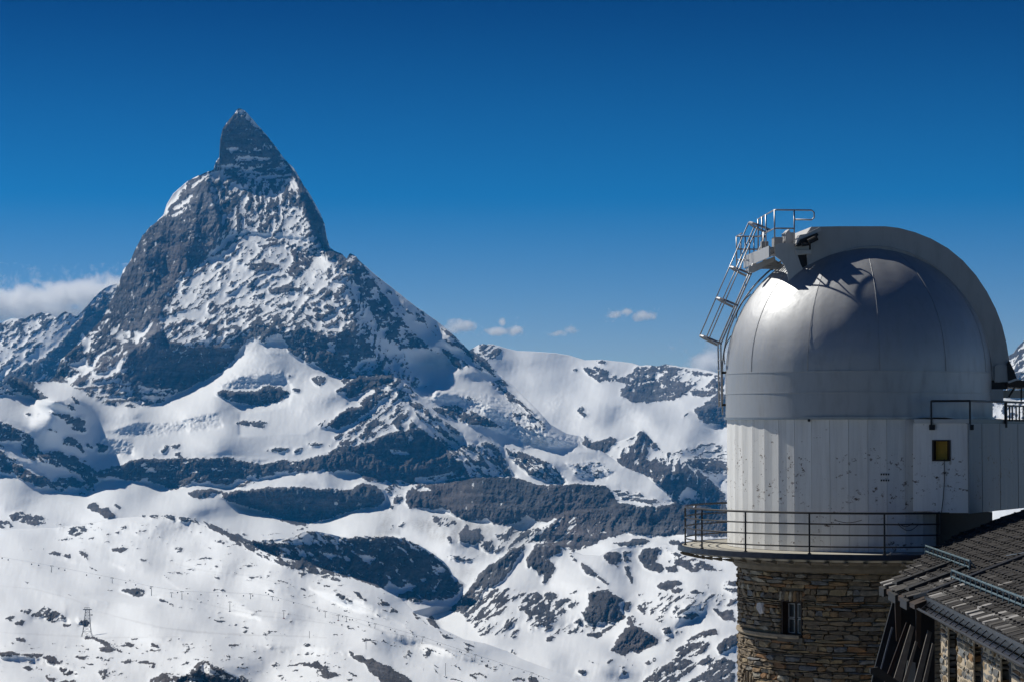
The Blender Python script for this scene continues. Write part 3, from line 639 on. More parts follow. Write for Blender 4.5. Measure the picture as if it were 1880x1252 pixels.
T_C = [(.1, -.8, "745,905 800,888 870,877 945,877 1000,892 1100,890 1130,925 1238,926 1345,946 1345,984 1175,982 1100,970 1036,946 948,960 842,952 768,930"), (-.2, -1.3, "1036,942 1130,930 1128,978 1060,1010 970,990")]
T_G = [(.9, -1.3, "1262,1110 1284,1112 1282,1130 1256,1148 1240,1154"), (-.4, -2., "830,1120 900,1040 958,1002 930,1060 880,1120"), (.3, -1.6, "1082,1086 1140,1096 1150,1132 1095,1170 1072,1125"), (.3, -1.6, "1122,1192 1162,1148 1211,1174 1170,1202"),
       (1.0, -1.6, "980,998 1022,1000 1030,1014 1010,1058 978,1040")]
T_H = [(.8, -.5, "440,999 475,993 520,993 545,987 570,976 600,982 650,990 740,990 790,1016 822,1045 830,1068 810,1092 760,1080 700,1074 560,1046 480,1020"), (.2, -2.5, "705,1082 735,1078 764,1078 735,1094")]
T_S = [(1.2, -1.8, "40,1116 120,1118 128,1146 60,1138"), (1.5, -1.6, "140,1132 168,1138 164,1152 145,1148"), (.6, -1., "0,1200 78,1206 140,1226 138,1238 100,1225 0,1214"), (.8, -1., "640,1193 700,1216 775,1262 700,1262 660,1216"),
       (.9, -2., "776,1134 811,1156 786,1144"), (-.8, -1.6, "326,1250 376,1212 384,1252"), (1.2, -1., "384,1214 462,1252 462,1290 384,1290"), (.5, -1.5, "216,1083 262,1080 262,1094 240,1092"), (1.5, -5, "300,1060 420,1090 480,1140 380,1120"),
       (.8, -5., "560,1200 640,1200 645,1225 600,1215"), (1., -4, "470,1180 620,1190 640,1215 520,1200"), (2., -5, "560,1075 680,1105 745,1150 640,1120"), (.2, -22., "150,1090 300,1098 290,1112 180,1104"), (1., -5, "60,1010 190,1022 230,1048 120,1035"), (1., -5., "700,1150 860,1205 980,1252 860,1240 720,1180")]
TG = np.zeros((NY, NX), np.float32); TK = np.zeros((NY, NX), np.float32); FAC = np.zeros((NY, NX), bool); PID = np.zeros((NY, NX), np.int16); pid_ = [0]
def facets(name, lst):
    fit = tps_fit(CTL[name])
    q = 12
    xs, ys = GX[::q, ::q], GY[::q, ::q]
    D = tps_eval(fit, xs, ys)
    g = (tps_eval(fit, xs + 4, ys) - D) / 4 * F_PX / D; k = (tps_eval(fit, xs, ys + 4) - D) / 4 * F_PX / D
    for g_, k_, s in lst:
        r = poly_mask(P(s))
        if r is None: continue
        m, sl = r
        jj, ii = np.nonzero(m)
        jj += sl[0].start; ii += sl[1].start
        a, b = jj / q, ii / q
        a = np.clip(a, 0, g.shape[0] - 1.001); b = np.clip(b, 0, g.shape[1] - 1.001)
        a0, b0 = a.astype(int), b.astype(int); u, v = a - a0, b - b0
        f = lambda A: (A[a0, b0] * (1 - v) + A[a0, b0 + 1] * v) * (1 - u) + (A[a0 + 1, b0] * (1 - v) + A[a0 + 1, b0 + 1] * v) * u
        TG[jj, ii] = g_ - f(g); TK[jj, ii] = k_ - f(k); FAC[jj, ii] = True; pid_[0] += 1; PID[jj, ii] = pid_[0]
for n_, l_ in (('great_peak', T_P), ('glacier_plateau', T_B), ('pyramid_peak', T_Y), ('dark_cliff_ridge', T_C), ('rocky_slope', T_G), ('shaded_hump', T_H), ('ski_hill', T_S)):
    facets(n_, l_)
# which sheet shows where, so that relief may break along crests
SID = np.zeros((NY, NX), np.int8)
for n_, s_ in enumerate(('far_ridge', 'glacier_plateau', 'pyramid_peak', 'great_peak', 'dark_cliff_ridge', 'rocky_slope', 'shaded_hump', 'ski_hill')):
    px_, py_ = zip(*P(CREST[s_]))
    yc_ = np.interp(XS, px_, py_, left=9999, right=9999)
    SID[GY >= yc_[None]] = n_ + 1

def solve_relief(tg, tk, wt, brk, pid, iters=90):
    """weighted least-squares surface for wanted gradients (coarse grid, FFT-preconditioned conjugate gradients)"""
    ny, nx = tg.shape
    wx = np.minimum(wt[:, 1:], wt[:, :-1]); wy = np.minimum(wt[1:], wt[:-1])
    wx = np.where(pid[:, 1:] != pid[:, :-1], np.minimum(wx, .07), wx); wy = np.where(pid[1:] != pid[:-1], np.minimum(wy, .07), wy)
    wx = np.where(brk[:, 1:] != brk[:, :-1], .002, wx); wy = np.where(brk[1:] != brk[:-1], .002, wy)
    gx = (tg[:, 1:] + tg[:, :-1]) / 2; gy = (tk[1:] + tk[:-1]) / 2
    eps = 2e-6
    def A(u):
        r = eps * u
        d = wx * (u[:, 1:] - u[:, :-1]); r[:, 1:] += d; r[:, :-1] -= d
        d = wy * (u[1:] - u[:-1]); r[1:] += d; r[:-1] -= d
        return r
    b = np.zeros((ny, nx))
    d = wx * gx; b[:, 1:] += d; b[:, :-1] -= d
    d = wy * gy; b[1:] += d; b[:-1] -= d
    fy = np.fft.fftfreq(2 * ny)[:, None]; fx = np.fft.rfftfreq(2 * nx)[None]
    den = 4 - 2 * np.cos(2 * np.pi * fy) - 2 * np.cos(2 * np.pi * fx) + 1e-5
    def M(r):
        big = np.concatenate([r, r[:, ::-1]], 1); big = np.concatenate([big, big[::-1]], 0)
        return np.fft.irfft2(np.fft.rfft2(big) / den, s=big.shape)[:ny, :nx]
    u = np.zeros((ny, nx)); r = b - A(u); z = M(r); p = z.copy(); rz = (r * z).sum()
    for _ in range(iters):
        Ap = A(p); al = rz / (p * Ap).sum()
        u += al * p; r -= al * Ap
        z = M(r); rn = (r * z).sum(); p = z + (rn / rz) * p; rz = rn
    return u
q = 2
WT = np.where(FAC, 1.0, 0.35).astype(np.float32)
WT[SID == 0] = 0.004
BRK = SID.astype(np.int32)
ny2, nx2 = NY // q, NX // q
co = solve_relief(TG[:ny2 * q:q, :nx2 * q:q] * ST * q, TK[:ny2 * q:q, :nx2 * q:q] * ST * q, WT[:ny2 * q:q, :nx2 * q:q], BRK[:ny2 * q:q, :nx2 * q:q], PID[:ny2 * q:q, :nx2 * q:q])
for n_ in range(0, 9):
    mm = BRK[:ny2 * q:q, :nx2 * q:q] == n_
    if mm.any(): co[mm] -= np.median(co[mm])
    lo, hi = {3: (-60, 60), 4: (-260, 420)}.get(n_, (-150, 150))
    co[mm] = np.clip(co[mm], lo, hi)
# spread each sheet's relief beyond its visible part so crests stay clean
def fill(u, m, n=5):
    out = np.where(m, u, 0.0); w = m.astype(np.float64)
    for r_ in (2, 5, 12, 30, 80):
        bu = blur((out * w).astype(np.float32), r_); bw = blur(w.astype(np.float32), r_)
        new_ = (w < .5) & (bw > 1e-3)
        out = np.where(new_, bu / np.maximum(bw, 1e-3), out); w = np.where(new_, 1.0, w)
    return out
POISS = {}
jj = np.clip((YS - Y0R) / ST / q, 0, ny2 - 1.001); ii = np.clip((XS - X0R) / ST / q, 0, nx2 - 1.001)
j0 = jj.astype(int); i0 = ii.astype(int); vv = (jj - j0)[:, None]; uu = (ii - i0)[None]
for n_, s_ in enumerate(('far_ridge', 'glacier_plateau', 'pyramid_peak', 'great_peak', 'dark_cliff_ridge', 'rocky_slope', 'shaded_hump', 'ski_hill')):
    f_ = fill(co, BRK[:ny2 * q:q, :nx2 * q:q] == n_ + 1)
    up_ = (f_[j0][:, i0] * (1 - uu) + f_[j0][:, i0 + 1] * uu) * (1 - vv) + (f_[j0 + 1][:, i0] * (1 - uu) + f_[j0 + 1][:, i0 + 1] * uu) * vv
    POISS[s_] = blur(up_.astype(np.float32), 1)

ROCKB = blur(ROCK, 2)
rel = fbm(*rotsc(62, 1.5, 1.0), 30, 301, 5, 0.55, True) * 8.0 + fbm(GX + WX, GY + WY, 11, 321, 4, 0.65, True) * 3.2 + fbm(*rotsc(84, 3.2, 1.0, GX + WX, GY + WY), 13, 331, 4, 0.6, True) * 4.2
RELR = (rel * (0.10 + 0.90 * ROCKB)).astype(np.float32)
RELS = (fbm(GX, GY * 1.5, 150, 341, 2) * 13.0 + fbm(*rotsc(-14, 2.4, 1.0), 46, 346, 2) * 1.6 + fbm(GX, GY * 1.5, 26, 351, 2) * 0.25).astype(np.float32)
ICE = np.zeros((NY, NX), np.float32)
for a_, s in [(1, "170,805 200,800 240,806 250,820 230,840 200,834 175,825"), (.8, "205,790 250,775 350,770 350,790 300,800 220,802"), (.6, "340,765 400,755 410,785 350,795"),
              (1, "860,725 900,722 960,740 1010,775 990,800 940,800 900,775 870,745"), (.8, "770,718 850,722 950,780 960,800 900,792 800,760"),
              (.8, "400,700 440,680 520,680 525,712 440,714 400,722"), (.8, "1045,848 1100,840 1130,868 1100,880 1060,876"), (.9, "920,775 1000,795 1080,800 1060,820 960,815"),
              (.6, "1000,735 1030,725 1035,745 1010,755"), (.5, "1055,745 1080,740 1085,765 1060,768"), (.7, "1250,818 1300,808 1340,815 1340,835 1280,830"), (.35, "480,645 525,640 525,655 440,640 445,630")]:
    r = poly_mask(P(s)); m, sl = r
    ICE[sl][m] = a_
ICE = blur(ICE, 3)
ice = fbm(GX + WX, GY + WY, 12, 361, 4, 0.6, True)
RELI = (ice * ICE * 4.5).astype(np.float32)
STREAK = fbm(*rotsc(78, 7, 1), 9, 381, 3).astype(np.float32)      # fall lines in snow
RELS += STREAK * 0.15
# rock tint: 0 grey-blue, 1 brown
TINT = np.clip(fbm(GX, GY, 140, 391, 4) * 1.2 + 0.35, 0, 1).astype(np.float32)
TONE = np.ones((NY, NX), np.float32)  # multiplies rock colour; brightness of the sunlit walls is put in here
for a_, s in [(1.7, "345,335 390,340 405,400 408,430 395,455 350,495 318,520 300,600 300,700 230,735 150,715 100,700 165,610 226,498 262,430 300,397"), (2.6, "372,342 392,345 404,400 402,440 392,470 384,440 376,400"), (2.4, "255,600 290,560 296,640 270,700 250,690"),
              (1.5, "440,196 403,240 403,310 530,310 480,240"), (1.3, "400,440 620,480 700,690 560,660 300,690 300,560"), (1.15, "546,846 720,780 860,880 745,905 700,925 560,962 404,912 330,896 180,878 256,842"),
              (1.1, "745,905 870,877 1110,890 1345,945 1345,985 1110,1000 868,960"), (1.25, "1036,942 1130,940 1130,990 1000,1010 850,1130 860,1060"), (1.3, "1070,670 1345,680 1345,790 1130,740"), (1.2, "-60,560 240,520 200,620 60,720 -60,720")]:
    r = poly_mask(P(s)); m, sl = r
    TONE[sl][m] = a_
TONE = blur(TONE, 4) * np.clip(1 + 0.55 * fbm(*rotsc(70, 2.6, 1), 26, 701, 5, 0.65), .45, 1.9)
DIRT = np.zeros((NY, NX), np.float32)
for a_, s in [(.45, "740,955 830,945 900,960 950,960 1000,955 960,1000 900,1020 840,1000 790,990"), (.4, "692,925 724,920 715,1000 690,1000"), (.3, "880,975 960,965 940,1000 860,1030"), (.3, "720,770 745,768 740,778"), (.35, "820,1050 880,1040 860,1065 825,1070")]:
    r = poly_mask(P(s)); m, sl = r
    DIRT[sl][m] = a_
DIRT = blur(DIRT, 5) * (0.4 + 1.2 * ranked(fbm(*rotsc(70, 3, 1), 9, 395, 4)))
TRK = np.zeros((NY, NX), np.float32)      # groomed pistes and ski tracks on the hill
for w_, a_, s in [(1.3, .30, "280,1150 360,1160 450,1165 520,1166 600,1170"), (1.0, .22, "-10,1074 60,1080 130,1098 165,1112"), (1.2, .26, "180,1122 240,1138 300,1152 400,1162 470,1164"), (1.0, .24, "345,1100 420,1118 480,1130 560,1138 640,1150"),
                  (1.1, .28, "560,1112 640,1136 700,1158 760,1170 840,1196 900,1218"), (.9, .2, "400,1108 470,1120 530,1126 600,1140"), (1.6, .18, "0,1160 90,1165 200,1170 330,1168"), (.9, .22, "600,1090 680,1120 740,1146"), (1.0, .2, "300,1030 380,1048 460,1056 520,1072"), (2.2, .14, "430,752 428,790 418,830"), (1.6, .12, "440,752 442,800 436,835")]:
    r = poly_mask(stroke_poly(P(s), w_))
    m, sl = r; TRK[sl][m] = a_
DIRT = np.maximum(DIRT, TRK)


def terrain_mat():
    m, nt, p, out = mat_new('mountain_surface')
    b = NT(nt)
    pos = b.n('ShaderNodeNewGeometry').outputs['Position']
    ar = b.n('ShaderNodeAttribute', attribute_name='rock').outputs['Fac']
    at_ = b.n('ShaderNodeAttribute', attribute_name='tint').outputs['Fac']
    ad = b.n('ShaderNodeAttribute', attribute_name='dirt').outputs['Fac']
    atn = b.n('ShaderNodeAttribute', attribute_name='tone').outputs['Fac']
    n1 = b.noise(pos, 0.13, 5, 0.65)
    n2 = b.noise(pos, 0.02, 5, 0.6)
    edge = b.math('MULTIPLY_ADD', b.math('SUBTRACT', n1, 0.5), 0.9, ar)
    fac = b.ramp(edge, [(0.36, 0.0), (0.62, 1.0)])
    grey = b.mix(n2, (0.055, 0.058, 0.066), (0.155, 0.155, 0.16))
    brown = b.mix(n2, (0.065, 0.055, 0.055), (0.17, 0.145, 0.135))
    rock = b.mix(at_, grey, brown)
    tilt = b.mapping(pos, (0.006, 0.006, 0.055), (R(10), R(-16), 0))
    strata = b.noise(tilt, 1.0, 6, 0.72)
    rock = b.mix(1.0, rock, b.ramp(strata, [(0.32, 0.45), (0.5, 1.0), (0.68, 1.7)]), 'MULTIPLY')
    rock = b.mix(b.ramp(n1, [(0.3, 0.0), (0.75, 1.0)]), b.mix(0.5, rock, (0.02, 0.021, 0.025)), rock)
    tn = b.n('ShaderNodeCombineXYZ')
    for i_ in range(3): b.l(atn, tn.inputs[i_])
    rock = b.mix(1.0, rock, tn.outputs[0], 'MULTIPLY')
    snow = b.mix(n2, (0.81, 0.84, 0.86), (0.88, 0.895, 0.90))
    snow = b.mix(b.math('MULTIPLY', ad, b.ramp(n1, [(0.35, 0.3), (0.6, 1.0)])), snow, (0.30, 0.29, 0.27))
    b.l(b.mix(fac, snow, rock), p.inputs['Base Color'])
    b.l(b.ramp(fac, [(0, 0.55), (1, 0.9)]), p.inputs['Roughness'])
    p.inputs['Specular IOR Level'].default_value = 0.2
    mp = b.mapping(pos, (0.10, 0.10, 0.16))
    h = b.math('MULTIPLY', b.noise(mp, 1.0, 6, 0.7), b.math('MULTIPLY_ADD', fac, 1.0, 0.06))
    b.l(b.bump(h, 0.8, 9.0), p.inputs['Normal'])
    return m
MT = terrain_mat()
SHEETS = {}

def sheet(name, crest, bottom, ctl, x0, x1, step=1.5, jag=2.2, scale=1.0, back=(0.02, 0.06), relk=1.0, mul=1.0):
    fit = tps_fit(ctl)
    xs = np.arange(x0, x1 + step, step).astype(np.float32)
    cx, cy = zip(*P(crest)); bx, by = zip(*P(bottom))
    yc = np.interp(xs, cx, cy).astype(np.float32)
    rc = sample(ROCKB, xs, yc + 4)
    yc = yc + (fbm(xs, xs * 0 + 55, 14, 501, 4, 0.6) * jag * 1.6 * (0.10 + rc)).astype(np.float32)
    yb = np.interp(xs, bx, by).astype(np.float32)
    nr = int(max(12, (yb - yc).max() / step))
    t = np.linspace(0, 1, nr).astype(np.float32)[:, None]
    kk = np.ones(41) / 41
    ys = np.convolve(np.pad(yc, 20, mode='edge'), kk, 'valid').astype(np.float32)
    ys = np.convolve(np.pad(ys, 20, mode='edge'), kk, 'valid').astype(np.float32)
    H = np.maximum(yb - ys, 6)[None]
    Y = ys[None] + t * H + (yc - ys)[None] * np.exp(-(t * H) / np.minimum(90.0, H / 3)) * (1 - t)
    X = np.broadcast_to(xs[None], Y.shape)
    def depth(X, Y):
        D0 = tps_eval(fit, X, Y)
        k0 = np.clip(np.abs((tps_eval(fit, X, Y + 5) - D0) / 5 * F_PX / D0), 1.0, 9.0)
        fl = np.clip((k0 - 1.5) / 5, 0, 1)
        dl = sample(POISS[name], X, Y)
        dl = dl - relk * (sample(RELR, X, Y) * (1 + 0.35 * (k0 - 1)) + sample(RELS, X, Y) * k0 * (0.7 + 1.5 * fl) + sample(RELI, X, Y) * (1 + 0.5 * (k0 - 1)) + sample(ROCKB, X, Y) * 1.2 * (1 + 0.4 * (k0 - 1)))
        return D0 * 1000.0 * mul * (1 + dl / F_PX)
    D = depth(X, Y)
    SHEETS[name] = depth
    fw = F_PX * math.cos(PITCH) - (CY - Y) * math.sin(PITCH)
    up = F_PX * math.sin(PITCH) + (CY - Y) * math.cos(PITCH)
    V = np.stack([(X - CX) / fw * D, D, up / fw * D], -1)
    # far side falling away behind the crest, and a foot below
    rows = [V]
    c0 = V[0]; dk = D[0][:, None] * scale
    for fr in back:
        rows.insert(0, (c0 + np.concatenate([c0[:, :1] * fr, dk * fr, -dk * fr * 0.9], 1))[None])
    foot = V[-1].copy(); foot[:, 1] *= 1.05; foot[:, 0] *= 1.05; foot[:, 2] = foot[:, 2] * 1.05 - 260 * scale
    rows.append(foot[None])
    V = np.concatenate(rows, 0)
    nb = len(back)
    n_r, n_c = V.shape[:2]
    rk = np.full((n_r, n_c), 0.3, np.float32); ti = np.full((n_r, n_c), 0.4, np.float32); di = np.zeros((n_r, n_c), np.float32); to = np.ones((n_r, n_c), np.float32)
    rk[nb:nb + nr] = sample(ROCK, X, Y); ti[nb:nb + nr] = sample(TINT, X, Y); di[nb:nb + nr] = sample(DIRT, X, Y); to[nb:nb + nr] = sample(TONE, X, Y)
    rk[:nb] = rk[nb]
    me = bpy.data.meshes.new(name)
    me.vertices.add(n_r * n_c)
    me.vertices.foreach_set('co', V.astype(np.float32).ravel())
    idx = np.arange(n_r * n_c).reshape(n_r, n_c)
    q = np.stack([idx[1:, :-1], idx[1:, 1:], idx[:-1, 1:], idx[:-1, :-1]], -1).reshape(-1, 4)
    me.loops.add(q.size)
    me.loops.foreach_set('vertex_index', q.ravel().astype(np.int32))
    me.polygons.add(len(q))
    me.polygons.foreach_set('loop_start', np.arange(0, q.size, 4, dtype=np.int32))
    rf = rk.ravel()
    me.polygons.foreach_set('use_smooth', rf[q].mean(1) < 0.55)
    for nm, a in (('rock', rk), ('tint', ti), ('dirt', di), ('tone', to)):
        at_ = me.attributes.new(nm, 'FLOAT', 'POINT'); at_.data.foreach_set('value', a.ravel())
    me.materials.append(MT)
    me.update(); me.validate()
    o = bpy.data.objects.new(name, me)
    col.objects.link(o)
    o['kind'] = 'structure'
    return o
sheet('far_ridge', CREST['far_ridge'], "-70,760 320,760",
      CTL['far_ridge'], -70, 320, jag=3)
sheet('glacier_plateau', CREST['glacier_plateau'], "820,800 930,830 1000,860 1200,960 1960,1000",
      CTL['glacier_plateau'], 820, 1960, step=1.8, jag=1.6)
sheet('pyramid_peak', CREST['pyramid_peak'], "1030,900 1200,960 1240,985 1500,1000",
      CTL['pyramid_peak'], 1030, 1500, jag=2, mul=1.07)
sheet('great_peak', CREST['great_peak'],
      "-70,1010 150,1000 300,985 420,1012 500,1035 640,1020 740,1060 800,1130 860,1080 950,1000 1100,980 1250,970",
      CTL['great_peak'], -70, 1250, jag=3)
sheet('dark_cliff_ridge', CREST['dark_cliff_ridge'], "735,1005 790,1100 850,1145 1500,1145",
      CTL['dark_cliff_ridge'], 735, 1500, jag=2.5, mul=0.998)
sheet('rocky_slope', CREST['rocky_slope'], "730,1150 800,1200 850,1250 900,1335 1500,1335",
      CTL['rocky_slope'], 730, 1500, jag=1.5)
sheet('shaded_hump', CREST['shaded_hump'], "425,1040 560,1065 700,1110 760,1122 800,1112 830,1114 856,1096",
      CTL['shaded_hump'], 425, 856, jag=2)
sheet('ski_hill', CREST['ski_hill'], "-70,1335 1140,1335",
      CTL['ski_hill'], -70, 1140, jag=1.2, relk=1.0)
# wide valley floor under everything, out to the far side of the air
V = [(-9000, -900, -1650), (9000, -900, -1650), (9000, 15500, -1650), (-9000, 15500, -1650)]
m_snowfield = simple_mat('snowfield', (0.75, 0.78, 0.82), 0.6, 0, 0.05, 0.01)
tag(link_mesh('valley_floor', V, [(0, 1, 2, 3)], m_snowfield), kind='structure')
# ================================================================== materials of the observatory
def weather_mat(name, base, chips=True, metal=0.0, rough=0.55):
    """white paint that flakes off dark sheet metal"""
    m, nt, p, out = mat_new(name)
    b = NT(nt)
    pos = b.n('ShaderNodeNewGeometry').outputs['Position']
    sep = b.n('ShaderNodeSeparateXYZ'); b.l(pos, sep.inputs[0]); z = sep.outputs['Z']
    soft = b.noise(pos, 0.8, 5, 0.6)
    streak = b.noise(b.mapping(pos, (7, 7, 0.5)), 1.0, 4, 0.6)
    c = b.mix(soft, tuple(v * .86 for v in base), base)
    c = b.mix(b.ramp(streak, [(0.45, 0.0), (0.8, 0.35)]), c, (0.36, 0.35, 0.33))
    if chips:
        fine = b.noise(b.mapping(pos, (1, 1, 1.3)), 6.5, 5, 0.78)
        where = b.ramp(b.noise(pos, 1.3, 3, 0.55), [(0.42, 0.0), (0.62, 1.0)])
        low = b.ramp(b.math('MULTIPLY_ADD', z, 1.0, 3.5), [(0.24, 0.0), (0.40, 0.085), (0.52, 0.085), (0.66, 0.0)])
        band = b.ramp(b.math('MULTIPLY_ADD', z, 0.25, 1.0), [(0.25, 0.0), (0.40, 0.06), (0.78, 0.06), (0.98, 0.0)])
        thr = b.math('ADD', b.math('ADD', b.math('MULTIPLY', where, 0.10), low), band)
        chip = b.ramp(b.math('ADD', fine, thr), [(0.735, 0.0), (0.75, 1.0)])
        c = b.mix(chip, c, (0.035, 0.033, 0.032))
        rust = b.ramp(b.math('ADD', fine, thr), [(0.70, 0.0), (0.735, 0.3)])
        c = b.mix(rust, c, (0.22, 0.13, 0.07))
    b.l(c, p.inputs['Base Color'])
    p.inputs['Roughness'].default_value = rough
    p.inputs['Metallic'].default_value = metal
    b.l(b.bump(b.noise(pos, 2.2, 4, 0.5), 0.25, 0.03), p.inputs['Normal'])
    return m

def metal_mat(name, base, rough, metal=1.0, dents=0.3, dd=0.02):
    m, nt, p, out = mat_new(name)
    b = NT(nt)
    pos = b.n('ShaderNodeNewGeometry').outputs['Position']
    soft = b.noise(pos, 0.55, 5, 0.6)
    fine = b.noise(b.mapping(pos, (5, 5, 1.2)), 1.0, 5, 0.65)
    c = b.mix(soft, tuple(v * .84 for v in base), base)
    c = b.mix(b.ramp(fine, [(0.5, 0.0), (0.85, 0.5)]), c, tuple(v * .62 for v in base))
    b.l(c, p.inputs['Base Color'])
    b.l(b.ramp(fine, [(0.3, max(0.05, rough - .06)), (0.7, min(1, rough + .08))]), p.inputs['Roughness'])
    p.inputs['Metallic'].default_value = metal
    b.l(b.bump(b.noise(pos, 0.9, 3, 0.5, 0.6), dents, dd * 4), p.inputs['Normal'])
    return m

M = {}
M['white_paint'] = weather_mat('peeling_white_paint', (0.87, 0.87, 0.85))
M['annex_paint'] = weather_mat('annex_white_paint', (0.86, 0.86, 0.85))
def patchy_ground():   # snow and bare rock around the buildings
    m, nt, p, out = mat_new('snow_and_rock_ground')
    b = NT(nt); pos = b.n('ShaderNodeNewGeometry').outputs['Position']
    b.l(b.mix(b.ramp(b.noise(pos, 0.12, 6, 0.65), [(0.42, 0.0), (0.50, 1.0)]), (0.80, 0.82, 0.84), (0.08, 0.07, 0.06)), p.inputs['Base Color'])
    p.inputs['Roughness'].default_value = 0.8
    return m
M['ridge_rock'] = patchy_ground()
M['annex_dark'] = weather_mat('annex_shaded_sheet', (0.20, 0.22, 0.24))  # shade of the side wall put into a darker base colour
M['dome'] = metal_mat('dome_aluminium', (0.46, 0.475, 0.495), 0.54, 0.62, 0.24, 0.02)
M['hood'] = metal_mat('hood_grey_sheet', (0.45, 0.45, 0.45), 0.55, 0.35, 0.12, 0.01)
M['hood_light'] = metal_mat('hood_light_sheet', (0.56, 0.56, 0.56), 0.5, 0.3, 0.1, 0.01)
M['galv'] = metal_mat('galvanised_steel', (0.42, 0.43, 0.45), 0.42, 0.8, 0.1, 0.005)
M['dark_rail'] = simple_mat('dark_railing_steel', (0.028, 0.030, 0.034), 0.5, 0.4, 0.15, 20)
M['dark'] = simple_mat('dark_steel_and_shade', (0.02, 0.021, 0.024), 0.6, 0.3, 0.2, 12)  # steel parts, and dark sheets standing in for shade
M['deck'] = simple_mat('terrace_concrete', (0.42, 0.40, 0.34), 0.85, 0, 0.12, 2.5, 0.3, 0.01)
M['cornice'] = simple_mat('tower_cornice', (0.15, 0.13, 0.10), 0.9, 0, 0.3, 4.0, 0.8, 0.03)
M['cornice_pale'] = simple_mat('ledge_stone', (0.34, 0.28, 0.20), 0.9, 0, 0.25, 5.0, 0.7, 0.02)
M['mortar'] = simple_mat('mortar', (0.22, 0.18, 0.125), 0.95, 0, 0.25, 6.0, 0.9, 0.02)
M['mortar_light'] = simple_mat('light_mortar', (0.52, 0.43, 0.31), 0.95, 0, 0.2, 8.0, 0.9, 0.02)
M['yellow'] = simple_mat('yellow_board', (0.55, 0.32, 0.03), 0.6, 0, 0.15, 6)
M['wood_dark'] = simple_mat('dark_brown_wood', (0.030, 0.016, 0.010), 0.6, 0, 0.3, 9)
M['plank'] = simple_mat('weathered_plank', (0.14, 0.125, 0.11), 0.7, 0, 0.35, 5, 0.4, 0.01)
M['cable'] = simple_mat('black_cable', (0.015, 0.015, 0.016), 0.5)
M['snow_patch'] = simple_mat('roof_snow', (0.80, 0.83, 0.86), 0.6, 0, 0.05, 3, 0.3, 0.02)
M['blue_steel'] = simple_mat('blue_grey_steel', (0.13, 0.19, 0.22), 0.5, 0.5, 0.2, 10)
M['gutter'] = simple_mat('dark_gutter_sheet', (0.05, 0.052, 0.06), 0.4, 0.6, 0.2, 5)

def stone_mat(name, stops, bump=0.7):
    m, nt, p, out = mat_new(name)
    b = NT(nt)
    tc = b.n('ShaderNodeNewGeometry').outputs['Position']
    r = b.n('ShaderNodeObjectInfo').outputs['Random']
    c = b.ramp(r, stops, 'CONSTANT')
    n = b.noise(tc, 9.0, 6, 0.7)
    n2 = b.noise(b.mapping(tc, (1, 1, 6)), 3.0, 4, 0.6)
    c = b.mix(1.0, c, b.ramp(n, [(0.25, 0.32), (0.75, 1.15)]), 'MULTIPLY')
    c = b.mix(b.ramp(n2, [(0.55, 0.0), (0.8, 0.5)]), c, (0.10, 0.085, 0.07))
    b.l(c, p.inputs['Base Color'])
    p.inputs['Roughness'].default_value = 0.88
    b.l(b.bump(b.noise(tc, 14.0, 6, 0.7), bump, 0.03), p.inputs['Normal'])
    return m
M['stone'] = stone_mat('quarry_stone', [(0.0, (0.30, 0.235, 0.16)), (0.16, (0.36, 0.24, 0.13)), (0.30, (0.23, 0.185, 0.13)), (0.42, (0.29, 0.265, 0.225)), (0.54, (0.40, 0.31, 0.185)), (0.66, (0.16, 0.125, 0.092)),
                                        (0.80, (0.38, 0.21, 0.10)), (0.86, (0.24, 0.245, 0.25)), (0.94, (0.44, 0.40, 0.32))])
M['stone_lit'] = stone_mat('facade_stone', [(0.0, (0.22, 0.20, 0.17)), (0.18, (0.30, 0.21, 0.11)), (0.34, (0.17, 0.17, 0.165)), (0.5, (0.34, 0.28, 0.19)), (0.66, (0.24, 0.25, 0.25)), (0.8, (0.30, 0.17, 0.07)), (0.9, (0.40, 0.36, 0.28))])
M['slab'] = stone_mat('roof_stone_slab', [(0.0, (0.022, 0.0195, 0.0195)), (0.3, (0.030, 0.027, 0.026)), (0.55, (0.018, 0.016, 0.017)), (0.75, (0.040, 0.036, 0.034)), (0.90, (0.07, 0.065, 0.062)), (0.96, (0.34, 0.33, 0.32))], 0.6)
M['slab_pale'] = stone_mat('weathered_pale_slab', [(0.0, (0.045, 0.042, 0.04)), (0.30, (0.20, 0.195, 0.19)), (0.50, (0.42, 0.41, 0.40)), (0.72, (0.09, 0.085, 0.08))], 0.5)
gm, gnt, gp, _ = mat_new('window_glass')
gp.inputs['Base Color'].default_value = (0.05, 0.06, 0.075, 1); gp.inputs['Roughness'].default_value = 0.12
gp.inputs['Metallic'].default_value = 0.3
M['glass'] = gm
